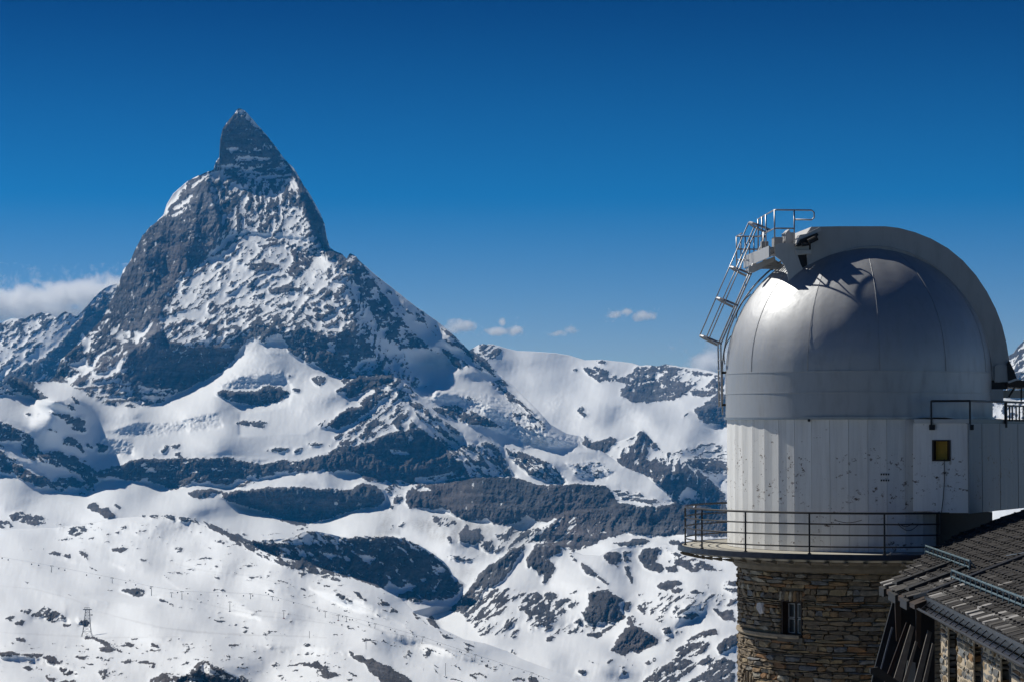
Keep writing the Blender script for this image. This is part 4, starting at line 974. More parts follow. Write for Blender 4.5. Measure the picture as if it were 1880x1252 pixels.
# ================================================================== geometry helpers
class MB:
    """collects simple solids into one mesh"""
    def __init__(s): s.v = []; s.f = []
    def add(s, vs, fs):
        n = len(s.v); s.v += [Vector(v) for v in vs]; s.f += [tuple(i + n for i in f) for f in fs]; return s
    def box(s, a, b):
        x0, y0, z0 = a; x1, y1, z1 = b
        return s.add([(x0, y0, z0), (x1, y0, z0), (x1, y1, z0), (x0, y1, z0), (x0, y0, z1), (x1, y0, z1), (x1, y1, z1), (x0, y1, z1)],
                     [(0, 3, 2, 1), (4, 5, 6, 7), (0, 1, 5, 4), (1, 2, 6, 5), (2, 3, 7, 6), (3, 0, 4, 7)])
    def hexa(s, p8):
        return s.add(p8, [(0, 3, 2, 1), (4, 5, 6, 7), (0, 1, 5, 4), (1, 2, 6, 5), (2, 3, 7, 6), (3, 0, 4, 7)])
    def prism(s, pts, d):
        """closed outline pts (3D, planar) swept by vector d"""
        d = Vector(d); pts = [Vector(p) for p in pts]; n = len(pts)
        return s.add(pts + [p + d for p in pts], [tuple(range(n))[::-1], tuple(range(n, 2 * n))] + [(i, (i + 1) % n, (i + 1) % n + n, i + n) for i in range(n)])
    def tube(s, pts, r, n=6, closed=False, flat=None):
        pts = [Vector(p) for p in pts]
        if len(pts) < 2: return s
        rings = []; L = len(pts); up0 = None
        for i, p in enumerate(pts):
            a = pts[(i - 1) % L] if (closed or i > 0) else p; c = pts[(i + 1) % L] if (closed or i < L - 1) else p
            t = (c - a).normalized()
            up = Vector((0, 0, 1)) if abs(t.z) < .93 else Vector((0, 1, 0))
            if up0 is not None and up0.cross(t).length > .1: up = up0
            x = t.cross(up).normalized(); y = x.cross(t).normalized(); up0 = y
            ra, rb = (r, r) if flat is None else flat
            rings.append([p + x * (math.cos(2 * PI * k / n + PI / n) * ra) + y * (math.sin(2 * PI * k / n + PI / n) * rb) for k in range(n)])
        b0 = len(s.v)
        for rg in rings: s.v += rg
        for i in range(L if closed else L - 1):
            j = (i + 1) % L
            for k in range(n):
                s.f.append((b0 + i * n + k, b0 + i * n + (k + 1) % n, b0 + j * n + (k + 1) % n, b0 + j * n + k))
        if not closed:
            s.f.append(tuple(b0 + k for k in range(n))[::-1]); s.f.append(tuple(b0 + (L - 1) * n + k for k in range(n)))
        return s
    def build(s, name, mat, parent=None, smooth=False):
        o = link_mesh(name, s.v, s.f, mat, parent, smooth)
        bm = bmesh.new(); bm.from_mesh(o.data); bmesh.ops.recalc_face_normals(bm, faces=bm.faces); bm.to_mesh(o.data); bm.free()
        return o

def bevel(o, w, seg=2, ang=35):
    md = o.modifiers.new('bevel', 'BEVEL'); md.width = w; md.segments = seg; md.limit_method = 'ANGLE'; md.angle_limit = R(ang)
    return o

# ------------------------------------------------------------------ observatory frame: centre of the dome
DT = 63.0
CXT = (1575.0 - CX) / F_PX * DT
TC = Vector((CXT, DT, 0))
S_ = F_PX / DT                                             # photo pixels per metre at the tower axis
view = Vector((CXT, DT, 0)).normalized()
E_CAM = -view                                              # towards the camera
E_RT = Vector((view.y, -view.x, 0))                        # to the right
PHI = R(14)
UX = E_RT * math.cos(PHI) - E_CAM * math.sin(PHI)          # along the shutter
NX_ = E_CAM * math.cos(PHI) + E_RT * math.sin(PHI)         # across the shutter, towards the camera
UZ = Vector((0, 0, 1))
def L3(u, n, z): return TC + UX * u + NX_ * n + UZ * z
def px_on(x, y, n):
    """point where the sight line through a photo pixel meets the vertical plane n metres in front of the shutter's middle"""
    rx, rz = ray(x, y); d = Vector((rx, 1, rz)); p0 = TC + NX_ * n
    t = p0.dot(NX_) / d.dot(NX_)
    return d * t
def uz_of(p): q = p - TC; return q.dot(UX), q.z
def pol(a, r, z):
    """a: degrees from 'towards the camera', positive to the right"""
    return TC + (E_CAM * math.cos(R(a)) + E_RT * math.sin(R(a))) * r + UZ * z
def at_z(y, D): return -(y - HOR) / F_PX * D

def under(o, part):
    """make o a sub-part of an already placed part"""
    o.parent = part; o.matrix_parent_inverse = Matrix.Identity(4); return o
# ================================================================== observatory: drum and dome
RD = 242.0 / S_
Z_DECK = -(1000 - HOR) / S_
Z_RING0 = 0.27
Z_R1, Z_R2 = 0.95, 1.50
ZC = 1.50
drum = empty('observatory_drum', TC + UZ * Z_DECK)
tag(drum, 'white drum of upright metal panels with flaking paint under the silver dome', 'observatory drum')
def local(o, root):
    """parent o to root keeping world placement"""
    o.parent = root
    o.matrix_parent_inverse = Matrix.Translation(root.location).inverted() if root.rotation_euler.z == 0 else root.matrix_basis.inverted()
    return o
NPAN = 46
RP = RD - 0.03
for k in range(NPAN):
    a0, a1 = 360.0 / NPAN * (k - .5), 360.0 / NPAN * (k + .5)
    am = (a0 + a1) / 2
    mb = MB()
    # each sheet bows in a little towards its middle, a thin standing seam on one side
    cols = [(a0 + .06, 0.0), (a0 + (a1 - a0) * .3, -0.008), (am, -0.012), (a0 + (a1 - a0) * .7, -0.008), (a1 - .06, 0.0)]
    cols = [(a, RP * math.cos(R(360.0 / NPAN / 2)) / math.cos(R(a - am)) + d) for a, d in cols]
    vs = [pol(a, r, z) for z in (Z_DECK + .01, Z_RING0 - .05) for a, r in cols] + [pol(a, r - .06, z) for z in (Z_DECK + .01, Z_RING0 - .05) for a, r in cols]
    n = 5
    fs = [(i, i + 1, n + i + 1, n + i) for i in range(4)] + [(2 * n + i, 3 * n + i, 3 * n + i + 1, 2 * n + i + 1) for i in range(4)]
    fs += [(0, n, 3 * n, 2 * n), (n - 1, 3 * n - 1, 4 * n - 1, 2 * n - 1)] + [(n + i, n + i + 1, 3 * n + i + 1, 3 * n + i) for i in range(4)]
    mb.add(vs, fs)
    local(mb.build('panel', M['white_paint']), drum)
mb = MB(); mb.tube([pol(a, RP - .1, Z_RING0 - .03) for a in range(0, 360, 6)], .05, 6, True); local(mb.build('top_rim', M['white_paint']), drum)
# small fittings and bolt marks on the drum
for x, y in ((1485, 771),):
    p = pol(math.degrees(math.asin((x - 1575) / 257.0)), RP + .02, at_z(y, DT - RP))
    local(MB().tube([p, p + E_CAM * .06], .04, 8).build('lamp_socket', M['dark']), drum)
bm_ = MB()
for i in range(4):
    for j in range(2):
        a = math.degrees(math.asin((1617 + i * 4.4 - 1575) / 257.0)); p = pol(a, RP + .004, at_z(870 + j * 11, DT - RP))
        bm_.box(p - Vector((.018, .01, .022)), p + Vector((.018, .01, .022)))
local(bm_.build('anchor_bolts', M['dark']), drum)
cb = MB(); pts = []
for i in range(13):
    t = i / 12; a = 16 + 9 * t; pts.append(pol(a, RP + .05, -2.50 - .17 * math.sin(PI * t)))
cb.tube(pts, .009, 5)
pts = [pol(16 + 6.5 * i / 12, RP + .05, -2.47 - .09 * math.sin(PI * i / 12)) for i in range(13)]; cb.tube(pts, .009, 5)
pts = [pol(-8 + 9 * i / 12, RP + .9, -2.36 - .07 * math.sin(PI * i / 12)) for i in range(13)]; cb.tube(pts, .009, 5)
local(cb.build('hanging_cable', M['cable']), drum)

dome = empty('observatory_dome', TC + UZ * Z_RING0)
tag(dome, 'silver metal observatory dome on the white drum, seams and dents in its skin', 'observatory dome')
def band(name, z0, z1, r, mat, lip=.03, seg=96):
    mb = MB(); prof = [(r - .05, z0), (r, z0), (r, z1 - .035), (r + lip, z1 - .03), (r + lip, z1), (r - .05, z1)]
    n = len(prof)
    vs = [pol(360 * k / seg, q[0], q[1]) for k in range(seg) for q in prof]
    fs = [(k * n + i, ((k + 1) % seg) * n + i, ((k + 1) % seg) * n + (i + 1) % n, k * n + (i + 1) % n) for k in range(seg) for i in range(n)]
    mb.add(vs, fs); o = mb.build(name, mat, None, True)
    e = o.modifiers.new('edge', 'EDGE_SPLIT'); e.split_angle = R(35)
    return local(o, dome)
band('base_ring', Z_RING0 - .05, Z_RING0 + .02, RD + .04, M['galv'], .01)
band('skirt_ring', Z_RING0 + .02, Z_R1, RD, M['dome'], .010)
band('skirt_ring', Z_R1, Z_R2, RD, M['dome'], .010)
# twelve gores with raised seams
GOR = 12; OFF = -21.0
for g in range(GOR):
    mb = MB(); na, nb = 10, 26
    vs = []
    for i in range(nb + 1):
        th = R(90.0 * i / nb) if i < nb else R(89.6)
        for j in range(na + 1):
            a = OFF + 360 / GOR * (g + j / na) + (.05 if j == 0 else -.05 if j == na else 0)
            w = (.006 * math.sin(3.1 * a * .11 + 5 * th) + .005 * math.sin(a * .31 - 9 * th)) * math.sin(PI * j / na)
            vs.append(pol(a, (RD - .01 + w) * math.cos(th), ZC + (RD + w) * math.sin(th)))
    fs = [(i * (na + 1) + j, i * (na + 1) + j + 1, (i + 1) * (na + 1) + j + 1, (i + 1) * (na + 1) + j) for i in range(nb) for j in range(na)]
    mb.add(vs, fs); o = mb.build('dome_panel', M['dome'], None, True); gore = local(o, dome)
    a = OFF + 360 / GOR * g
    mb = MB().tube([pol(a, (RD + .002) * math.cos(R(t)), ZC + (RD + .002) * math.sin(R(t))) for t in range(0, 90, 5)], .004, 4, flat=(.007, .003))
    under(mb.build('seam', M['dome'], None, True), gore)

# ------------------------------------------------------------------ slit hood (arch over the dome)
hood = empty('slit_hood', TC + UZ * Z_RING0)
tag(hood, 'grey arched shutter hood standing over the dome from left top to right foot', 'dome shutter')
HN = 1.45; HU = 0.0
rin, rout = 3.30 * 63 / 60 * .98, 3.80 * 63 / 60 * .975
def arc(r, a0, a1, n, zc=ZC): return [(math.cos(R(a0 + (a1 - a0) * i / n)) * r, zc + math.sin(R(a0 + (a1 - a0) * i / n)) * r) for i in range(n + 1)]
# read the plate's outline off the photograph, on its own plane
inner_px = P("1815,698 1812,668 1806,640 1798,614 1785,586 1768,558 1746,530 1720,506 1690,486 1658,472 1625,464 1595,462 1568,465 1542,473 1518,485 1500,498 1484,508")
outer_px = P("1479,432 1490,417 1540,416 1590,416 1625,416 1650,419 1680,427 1710,439 1740,456 1768,479 1792,506 1812,536 1828,567 1840,598 1848,630 1853,662 1855,694")
def plate(name, n0, n1, inner, outer, mat):
    pts = [px_on(x, y, HN) for x, y in inner + outer]
    pts = [L3(u, n0, z) for u, z in map(uz_of, pts)]
    o = MB().prism(pts, NX_ * (n1 - n0)).build(name, mat)
    return local(o, hood)
plate('side_plate', HN - .06, HN, inner_px, outer_px, M['hood'])
plate('side_plate', -HN, -HN + .06, inner_px, outer_px, M['hood'])
# thin inner lip, proud of the plate, and a raised weld line
def lerp_path(A, B, t):
    out = []
    m = len(A)
    for i in range(m):
        f = i / (m - 1) * (len(B) - 1); j = min(int(f), len(B) - 2); q = f - j
        bx, by = B[j][0] * (1 - q) + B[j + 1][0] * q, B[j][1] * (1 - q) + B[j + 1][1] * q
        out.append((A[i][0] * (1 - t) + bx * t, A[i][1] * (1 - t) + by * t))
    return out
lip = [px_on(x, y, HN + .015) for x, y in inner_px]
local(MB().tube(lip, .03, 6).build('inner_lip', M['dark']), hood)
wl_ = lerp_path(inner_px[:14], outer_px[::-1][:14], .22)
local(MB().tube([px_on(x, y, HN + .01) for x, y in wl_], .018, 5).build('weld_strip', M['hood_light']), hood)
# outer skin between the plates
ok_ = [uz_of(px_on(x, y, HN)) for x, y in outer_px]
mb = MB()
for i, (u, z) in enumerate(ok_):
    mb.v += [L3(u, HN, z), L3(u, -HN, z), L3(u * .985, HN, z - .05), L3(u * .985, -HN, z - .05)]
for i in range(len(ok_) - 1):
    a, b = 4 * i, 4 * i + 4
    mb.f += [(a, b, b + 1, a + 1), (a + 2, a + 3, b + 3, b + 2)]
local(mb.build('outer_skin', M['hood_light']), hood)
u_, z_ = ok_[0]
local(MB().prism([L3(u_, -HN + .06, z_), L3(u_, HN - .06, z_), L3(u_ + .05, HN - .06, ZC + 2.6), L3(u_ + .05, -HN + .06, ZC + 2.6)], UX * .05).build('front_shadow_wall', M['hood']), hood)  # closes the hood's end, added to throw its shadow onto the dome
# foot of the arch at the right
def pxbox(name, x0, y0, x1, y1, n, depth, mat, root, bev=0.0):
    """box whose front face fills the pixel rectangle on plane n"""
    a, b = uz_of(px_on(x0, y0, n)), uz_of(px_on(x1, y1, n))
    u0, u1 = sorted((a[0], b[0])); z0, z1 = sorted((a[1], b[1]))
    pts = [L3(u, n, z) for u, z in ((u0, z0), (u1, z0), (u1, z1), (u0, z1))]
    o = MB().prism(pts, NX_ * -depth).build(name, mat); 
    if bev: bevel(o, bev)
    return local(o, root)
def pxprism(name, pts, n, depth, mat, root):
    q = [px_on(x, y, n) for x, y in pts]
    return local(MB().prism(q, NX_ * -depth).build(name, mat), root)
pxprism('foot_plate', P("1826,672 1833,668 1858,672 1864,688 1866,700 1826,702"), HN + .05, 2.9, M['hood'], hood)
pxprism('foot_bracket', P("1850,668 1853,662 1862,680 1868,698 1852,698"), HN + .10, .08, M['dark'], hood)
pxbox('foot_beam', 1782, 714, 1842, 735, HN + .18, 3.2, M['hood'], hood)
pxbox('foot_block', 1797, 700, 1850, 714, HN + .05, 2.8, M['dark'], hood)
pxbox('rear_arm', 1842, 716, 1885, 730, HN - .4, .5, M['hood'], hood)
pxprism('roof_flap', P("1848,703 1864,696 1882,699 1900,706 1900,712 1848,708"), HN + .1, 1.6, M['wood_dark'], hood)
pxprism('roof_flap', P("1850,700 1864,694.5 1876,697 1866,698 1852,703"), HN + .12, .6, M['hood_light'], hood)
local(MB().tube([px_on(1862, 712, HN), px_on(1852, 728, HN)], .03, 5).tube([px_on(1875, 706, HN), px_on(1875, 736, HN)], .02, 5).build('strut', M['dark']), hood)

# ------------------------------------------------------------------ hood front with working platform
nose = empty('shutter_platform', L3(-2.4, 0, 4.6))
tag(nose, 'railed steel service platform at the left top of the shutter hood', 'service platform')
HN2 = HN + .03
pxprism('side_girder', P("1422,452 1432,447 1490,447 1490,466 1476,468 1440,470 1424,471"), HN2, .07, M['hood_light'], nose)
pxprism('bracket', P("1424,471 1440,470 1464,468 1466,474 1470,486 1475,496 1460,508 1448,519 1446,500 1440,487 1432,477"), HN2 - .005, .06, M['hood_light'], nose)
pxprism('gap_plate', P("1464,468 1484,467 1486,492 1475,497 1470,486"), HN2 - .08, .05, M['dark'], nose)  # dark plate standing in for the shadowy gap beside the bracket
# the deck itself: steel grating carried between girders, lower landing on the far side
G = [uz_of(px_on(1424, 455, HN2)), uz_of(px_on(1495, 455, HN2))]
ug0, ug1, zg = G[0][0] - .16, G[1][0], G[0][1]
mb = MB()
for i in range(22):
    n = -HN + .08 + i * (2 * HN - .16) / 21
    a, b = L3(ug0, n, zg), L3(ug1 + .2, n, zg); mb.tube([a, b], .018, 4, flat=(.030, .03))
for u in (ug0 + .05, ug0 + .55, ug0 + 1.1):
    mb.tube([L3(u, -HN, zg - .04), L3(u, HN, zg - .04)], .03, 4)
local(mb.build('grating', M['galv']), nose)
# left edge fascia running back and down to the landing
zl = at_z(497, DT + .2)
f0, f1 = L3(ug0 - .02, HN, zg + .02), L3(ug0 - .02, -HN * .9, zg + .02)
local(MB().prism([L3(ug0 - .02, HN, zg + .05), L3(ug0 - .02, HN, zg - .26), L3(ug0 - .14, -HN, zg - .36), L3(ug0 - .14, -HN, zg - .02)], UX * .04).build('edge_girder', M['hood_light']), nose)
la, lb = uz_of(px_on(1376, 498, -.9)), uz_of(px_on(1432, 478, -.9))
mb = MB()
for i in range(9):
    n = -1.35 + i * .15; mb.tube([L3(la[0], n, la[1] + .10), L3(lb[0], n, la[1] + .10)], .018, 4)
mb.tube([L3(la[0], -1.4, la[1] + .05), L3(la[0], -.1, la[1] + .05)], .04, 4); mb.tube([L3(lb[0], -1.4, la[1] + .05), L3(lb[0], -.1, la[1] + .05)], .04, 4)
mb.tube([L3(la[0], -.1, la[1] + .04), L3(lb[0], -.1, la[1] + .04)], .05, 4)
local(mb.build('lower_landing', M['hood']), nose)
pxprism('edge_girder', P("1374,491 1422,471 1424,478 1384,501 1375,500"), .2, .06, M['hood_light'], nose)
# curved underside panel seen behind the girder
pxprism('belly_panel', P("1386,500 1424,478 1440,487 1446,500 1432,490 1412,488 1398,494"), -.1, 1.0, M['hood'], nose)
# railings
def rail(root, pts, r=.021, mat='galv', name='rail'): return local(MB().tube(pts, r, 6).build(name, M[mat], None, True), root)
zt = at_z(383, DT - 2.0) ; zm = zt - .50
uA = uz_of(px_on(1422, 384, HN))[0]; uB = uz_of(px_on(1458, 384, HN))[0]; uC = uz_of(px_on(1490, 384, HN))[0]
nF = -1.25
rail(nose, [L3(uA + .1, nF, zt), L3(uA, HN - .06, zt), L3(uA + .06, HN, zt), L3(uC, HN, zt), L3(uC + .07, HN, zt - .06), L3(uC + .07, HN, zt - .20), L3(uC, HN, zt - .26), L3(uB, HN, zt - .26)])
rail(nose, [L3(uA + .1, nF, zm), L3(uA, HN - .04, zm), L3(uA + .05, HN, zm), L3(uB, HN, zm)])
for n, u in ((nF, uA + .1), (nF + .68, uA + .07), (nF + 1.35, uA + .04), (HN, uA), (HN, uB)):
    rail(nose, [L3(u, n, zt), L3(u, n, zg - .05)], .022, 'galv', 'post')
# railing of the landing, farther back and a little lower
z2 = at_z(428, DT); z3 = at_z(452, DT); z4 = la[1] + .1
q0, q1 = uz_of(px_on(1354, 440, -1.2))[0], uz_of(px_on(1386, 440, -1.2))[0]
rail(nose, [L3(q0, -1.35, z2), L3(q1 + .2, -1.35, z2)]); rail(nose, [L3(q0 - .02, -1.0, z3), L3(q0, -1.35, z3), L3(q1 + .2, -1.35, z3)])
rail(nose, [L3(q0, -1.35, z2), L3(q0, -.55, z2 + .02)]); rail(nose, [L3(q0, -1.35, z3 - .3), L3(q1 + .5, -1.35, z3 - .3)])
for i in range(5):
    u = q0 + (q1 - q0) * i / 4
    rail(nose, [L3(u, -1.35, z2), L3(u, -1.35, z4)], .02, 'galv', 'post')
rail(nose, [L3(q1 + .06, -.3, zt - .45), L3(q1 + .06, -.3, z4)], .024, 'galv', 'post')
# machinery on the deck
def ubox(name, u0, u1, n0, n1, z0, z1, mat, root, bev=.015):
    pts = [L3(u0, n1, z0), L3(u1, n1, z0), L3(u1, n1, z1), L3(u0, n1, z1)]
    o = MB().prism(pts, NX_ * (n0 - n1)).build(name, M[mat]); bevel(o, bev); return local(o, root)
ubox('motor_housing', ug0 + .30, ug0 + .55, .30, .6, zg + .02, zg + .36, 'hood', nose)
ubox('motor_housing', ug0 + .62, ug0 + .90, .1, .5, zg + .02, zg + .50, 'hood', nose)
ubox('control_box', ug0 + .1, ug0 + .3, -.3, -.1, zg + .02, zg + .30, 'hood', nose)
pxprism('wind_wedge', P("1441,449 1443,428 1449,421 1456,441 1450,448"), .6, .5, M['hood_light'], nose)
pxprism('side_tray', P("1462,447 1468,432 1480,430 1506,417 1508,424 1490,433 1482,440 1464,450"), HN + .25, .35, M['hood_light'], nose)
pxprism('tray_bottom', P("1462,451 1470,440 1500,428 1503,432 1496,440 1470,452"), HN + .3, .3, M['dark'], nose)
local(MB().tube([px_on(1484, 445, HN + .4), px_on(1500, 437, HN + .4)], .075, 10).tube([px_on(1472, 450, HN + .35), px_on(1488, 448, HN + .35)], .05, 8).tube([px_on(1487, 451, HN + .3), px_on(1487, 459, HN + .3)], .03, 6).build('drive_motor', M['dark']), nose)
pxbox('junction_box', 1461, 459, 1490, 467, HN + .08, .1, M['hood_light'], nose, .01)
mb = MB()
for i in range(3):
    for j in range(3):
        for gx, gy in ((1403 + 3.2 * i, 467 - 2 * i + 3.6 * j), (1414 + 3 * i, 461 - 2 * i + 3.4 * j)):
            p = px_on(gx, gy, .28); mb.tube([p, p + NX_ * .03], .012, 6)
local(mb.build('rivets', M['dark']), nose)

# ------------------------------------------------------------------ caged ladder up to the platform
lad = empty('caged_ladder', pol(-90, RD + .15, .3))
tag(lad, 'leaning steel ladder with safety cage hanging off the left side of the dome', 'ladder')
def lp(x, y, n): return px_on(x, y, n)
nL = (-.52, -.92)
foot = uz_of(lp(1321, 632, -.7)); top = uz_of(lp(1386, 482, -.7)); bot = uz_of(lp(1323, 746, -.7)); ext = uz_of(lp(1388, 412, -.7))
tipu = top[0] + (top[0] - foot[0]) * .12, top[1] + (top[1] - foot[1]) * .12
for n in nL:
    rail(lad, [L3(bot[0], n, bot[1]), L3(foot[0], n, foot[1]), L3(top[0], n, top[1]), L3(tipu[0] + .12, n, tipu[1])], .026, 'galv', 'ladder_rail')
def rungs(p, q, step, root, nn=nL):
    l = math.hypot(q[0] - p[0], q[1] - p[1]); c = int(l / step)
    for i in range(c):
        t = (i + .5) / c; u, z = p[0] + (q[0] - p[0]) * t, p[1] + (q[1] - p[1]) * t
        local(MB().tube([L3(u, nn[0], z), L3(u, nn[1], z)], .013, 5).build('rung', M['galv']), root)
rungs(bot, foot, .28, lad); rungs(foot, top, .28, lad)
dirL = Vector((top[0] - foot[0], top[1] - foot[1])).normalized(); nrm = Vector((-dirL.y, dirL.x))
if nrm.x > 0: nrm = -nrm
Lh = math.hypot(top[0] - foot[0], top[1] - foot[1])
HR = .60
def hoop_pt(s, ang):
    """s metres up the ladder, ang 0..180 round the cage"""
    w = (nL[0] - nL[1]) / 2 + .14; nc = sum(nL) / 2
    u = foot[0] + dirL.x * s + nrm.x * HR * math.sin(R(ang)); z = foot[1] + dirL.y * s + nrm.y * HR * math.sin(R(ang))
    return L3(u, nc + w * math.cos(R(ang)), z)
for s in (0.0, 1.15, 2.1, Lh + .95):
    pts = [hoop_pt(s, a) for a in range(0, 181, 15)]
    if s <= 2.2: pts = [L3(foot[0] + dirL.x * s, nL[0], foot[1] + dirL.y * s)] + pts + [L3(foot[0] + dirL.x * s, nL[1], foot[1] + dirL.y * s)]
    local(MB().tube(pts, .02, 6, flat=(.012, .034)).build('cage_hoop', M['galv']), lad)
for a in (90, 38, 142, 8):
    rail(lad, [hoop_pt(0, a), hoop_pt(Lh + .95, a)], .017, 'galv', 'cage_bar')
for z in (uz_of(lp(1323, 684, -.7))[1], uz_of(lp(1323, 743, -.7))[1]):
    local(MB().box(Vector((0, 0, -.05)), Vector((0, 0, .05))).build('bracket', M['dark']), lad) if False else rail(lad, [L3(bot[0], nL[0], z), L3(bot[0] + .42, nL[0] + .05, z)], .035, 'dark', 'bracket')

# ladder laid on the dome's skin, following its curve
sk = empty('dome_skin_ladder', pol(-90, RD, Z_RING0))
tag(sk, 'thin rung ladder curving over the lit left skin of the dome', 'ladder')
for aa in (-92, -84):
    pts = [pol(aa, RD + .10, Z_RING0 + .1)] + [pol(aa, (RD + .10) * math.cos(R(t)), ZC + (RD + .10) * math.sin(R(t))) for t in range(0, 84, 4)]
    local(MB().tube(pts, .016, 5).build('ladder_rail', M['galv'], None, True), sk)
for i in range(22):
    t = -16 + i * 4.6
    zc = ZC + (RD + .1) * math.sin(R(t)) if t > 0 else ZC + t * .065
    rr = (RD + .1) * math.cos(R(t)) if t > 0 else RD + .1
    local(MB().tube([pol(-92, rr, zc), pol(-84, rr, zc)], .012, 5).build('rung', M['dark']), sk)
for t in (4, 24, 50):
    pts = [pol(-80 + 0.6 * j, (RD + .05 + .07 * math.sin(PI * j / 6)) * math.cos(R(t + 2 * j)), ZC + (RD + .05 + .07 * math.sin(PI * j / 6)) * math.sin(R(t + 2 * j))) for j in range(7)]
    local(MB().tube(pts, .014, 5).build('grab_loop', M['dark'], None, True), sk)
# ================================================================== terrace ring round the drum
RT = (1575 - 1250) / S_
terr = empty('round_terrace', TC + UZ * (Z_DECK - .2))
tag(terr, 'round concrete walkway with dark metal edge below the white drum', 'terrace')
mb = MB(); seg = 96
prof = [(RP - .3, Z_DECK), (RT - .03, Z_DECK), (RT - .03, Z_DECK - .05), (RT - .25, Z_DECK - .20), (RP - .3, Z_DECK - .20)]
n = len(prof)
mb.add([pol(360 * k / seg, r, z) for k in range(seg) for r, z in prof], [(k * n + i, ((k + 1) % seg) * n + i, ((k + 1) % seg) * n + (i + 1) % n, k * n + (i + 1) % n) for k in range(seg) for i in range(n)])
o = mb.build('walkway', M['deck'], None, True); e = o.modifiers.new('edge', 'EDGE_SPLIT'); e.split_angle = R(30); local(o, terr)
mb = MB(); prof = [(RT - .02, Z_DECK + .015), (RT + .07, Z_DECK + .015), (RT + .09, Z_DECK - .12), (RT - .02, Z_DECK - .14)]
n = len(prof)
mb.add([pol(360 * k / seg, r, z) for k in range(seg) for r, z in prof], [(k * n + i, ((k + 1) % seg) * n + i, ((k + 1) % seg) * n + (i + 1) % n, k * n + (i + 1) % n) for k in range(seg) for i in range(n)])
local(mb.build('edge_gutter', M['gutter']), terr)
for k in range(30):
    a = -100 + k * 6
    p, q = pol(a, RT - .30, Z_DECK - .205), pol(a, RT + .02, Z_DECK - .205)
    d = (E_CAM * -math.sin(R(a)) + E_RT * math.cos(R(a))) * .06
    local(MB().hexa([p - d - UZ * .09, q - d - UZ * .02, q + d - UZ * .02, p + d - UZ * .09, p - d, q - d, q + d, p + d]).build('corbel_block', M['cornice']), terr)

tr_ = empty('terrace_railing', pol(-60, RT - .08, Z_DECK))
tag(tr_, 'black pipe railing with four bars round the circular terrace', 'railing')
AZ = [-174.6, -151.8, -129, -106.2, -83.4, -60.6, -37.8, -15.2, 7.8, 25.6]
RR = RT - .12
def rail_h(a): return [pol(t, RR, a) for t in np.arange(AZ[0], AZ[-1] + .01, 2.0)] + [pol(AZ[-1], RR, a)]
for h, r in ((1.06, .028), (.78, .02), (.50, .02), (.20, .02)):
    local(MB().tube(rail_h(Z_DECK + h), r, 6).build('rail', M['dark_rail'], None, True), tr_)
for a in AZ:
    local(MB().tube([pol(a, RR, Z_DECK - .03), pol(a, RR, Z_DECK + 1.06)], .026, 6).tube([pol(a, RR, Z_DECK), pol(a, RR, Z_DECK + .03)], .05, 8).build('post', M['dark_rail']), tr_)
local(MB().tube([pol(9, RT - .02, Z_DECK + .02), pol(9.4, RT + .08, Z_DECK + .08), pol(11, RT + .06, Z_DECK + .03), pol(13, RT, Z_DECK + .06), pol(15, RT + .03, Z_DECK + .02)], .012, 5).build('cable_end', M['galv']), tr_)

# ================================================================== stone tower
RS = (1575 - 1354) / S_                                   # shaft radius
ZT = Z_DECK - .20
Z_LEDGE = at_z(1151, DT)
Z_BOT = -13.5
tower = empty('stone_tower', TC + UZ * Z_BOT)
tag(tower, 'round brown rubble stone tower carrying the white observatory drum', 'stone tower')
W_A0, W_A1 = -38.2, -27.4                                   # window opening
W_Z1 = at_z(1103, DT - RS * .8); W_Z0 = at_z(1167, DT - RS * .8)
def ring_solid(name, prof, mat, parent, a0=0, a1=360, seg=96, smooth=True):
    mb = MB(); n = len(prof); full = (a1 - a0) >= 360
    K = seg if full else seg + 1
    vs = [pol(a0 + (a1 - a0) * k / seg, r, z) for k in range(K) for r, z in prof]
    fs = [(k * n + i, ((k + 1) % K) * n + i, ((k + 1) % K) * n + (i + 1) % n, k * n + (i + 1) % n) for k in range(seg) for i in range(n)]
    if not full: fs += [tuple(range(n)), tuple(range((K - 1) * n, K * n))[::-1]]
    mb.add(vs, fs); o = mb.build(name, mat, None, smooth)
    if smooth: e = o.modifiers.new('edge', 'EDGE_SPLIT'); e.split_angle = R(30)
    return local(o, parent) if parent else o
core = RS - .10
ring_solid('mortar_core', [(core - .5, Z_BOT), (core, Z_BOT), (core, W_Z0), (core - .5, W_Z0)], M['mortar'], tower)
ring_solid('mortar_core', [(core - .5, W_Z0), (core, W_Z0), (core, W_Z1), (core - .5, W_Z1)], M['mortar'], tower, W_A1, W_A0 + 360)
ring_solid('mortar_core', [(core - .5, W_Z1), (core, W_Z1), (core, ZT - .3), (core - .5, ZT - .3)], M['mortar'], tower)
ring_solid('cornice', [(RS - .3, ZT), (RS + .28, ZT), (RS + .26, ZT - .10), (RS + .17, ZT - .15), (RS + .17, ZT - .24), (RS + .07, ZT - .36), (RS - .3, ZT - .36)], M['cornice'], tower)
ring_solid('string_course', [(RS - .15, Z_LEDGE + .04), (RS + .04, Z_LEDGE + .04), (RS + .05, Z_LEDGE - .03), (RS + .01, Z_LEDGE - .08), (RS - .15, Z_LEDGE - .08)], M['cornice_pale'], tower, -95, -28)

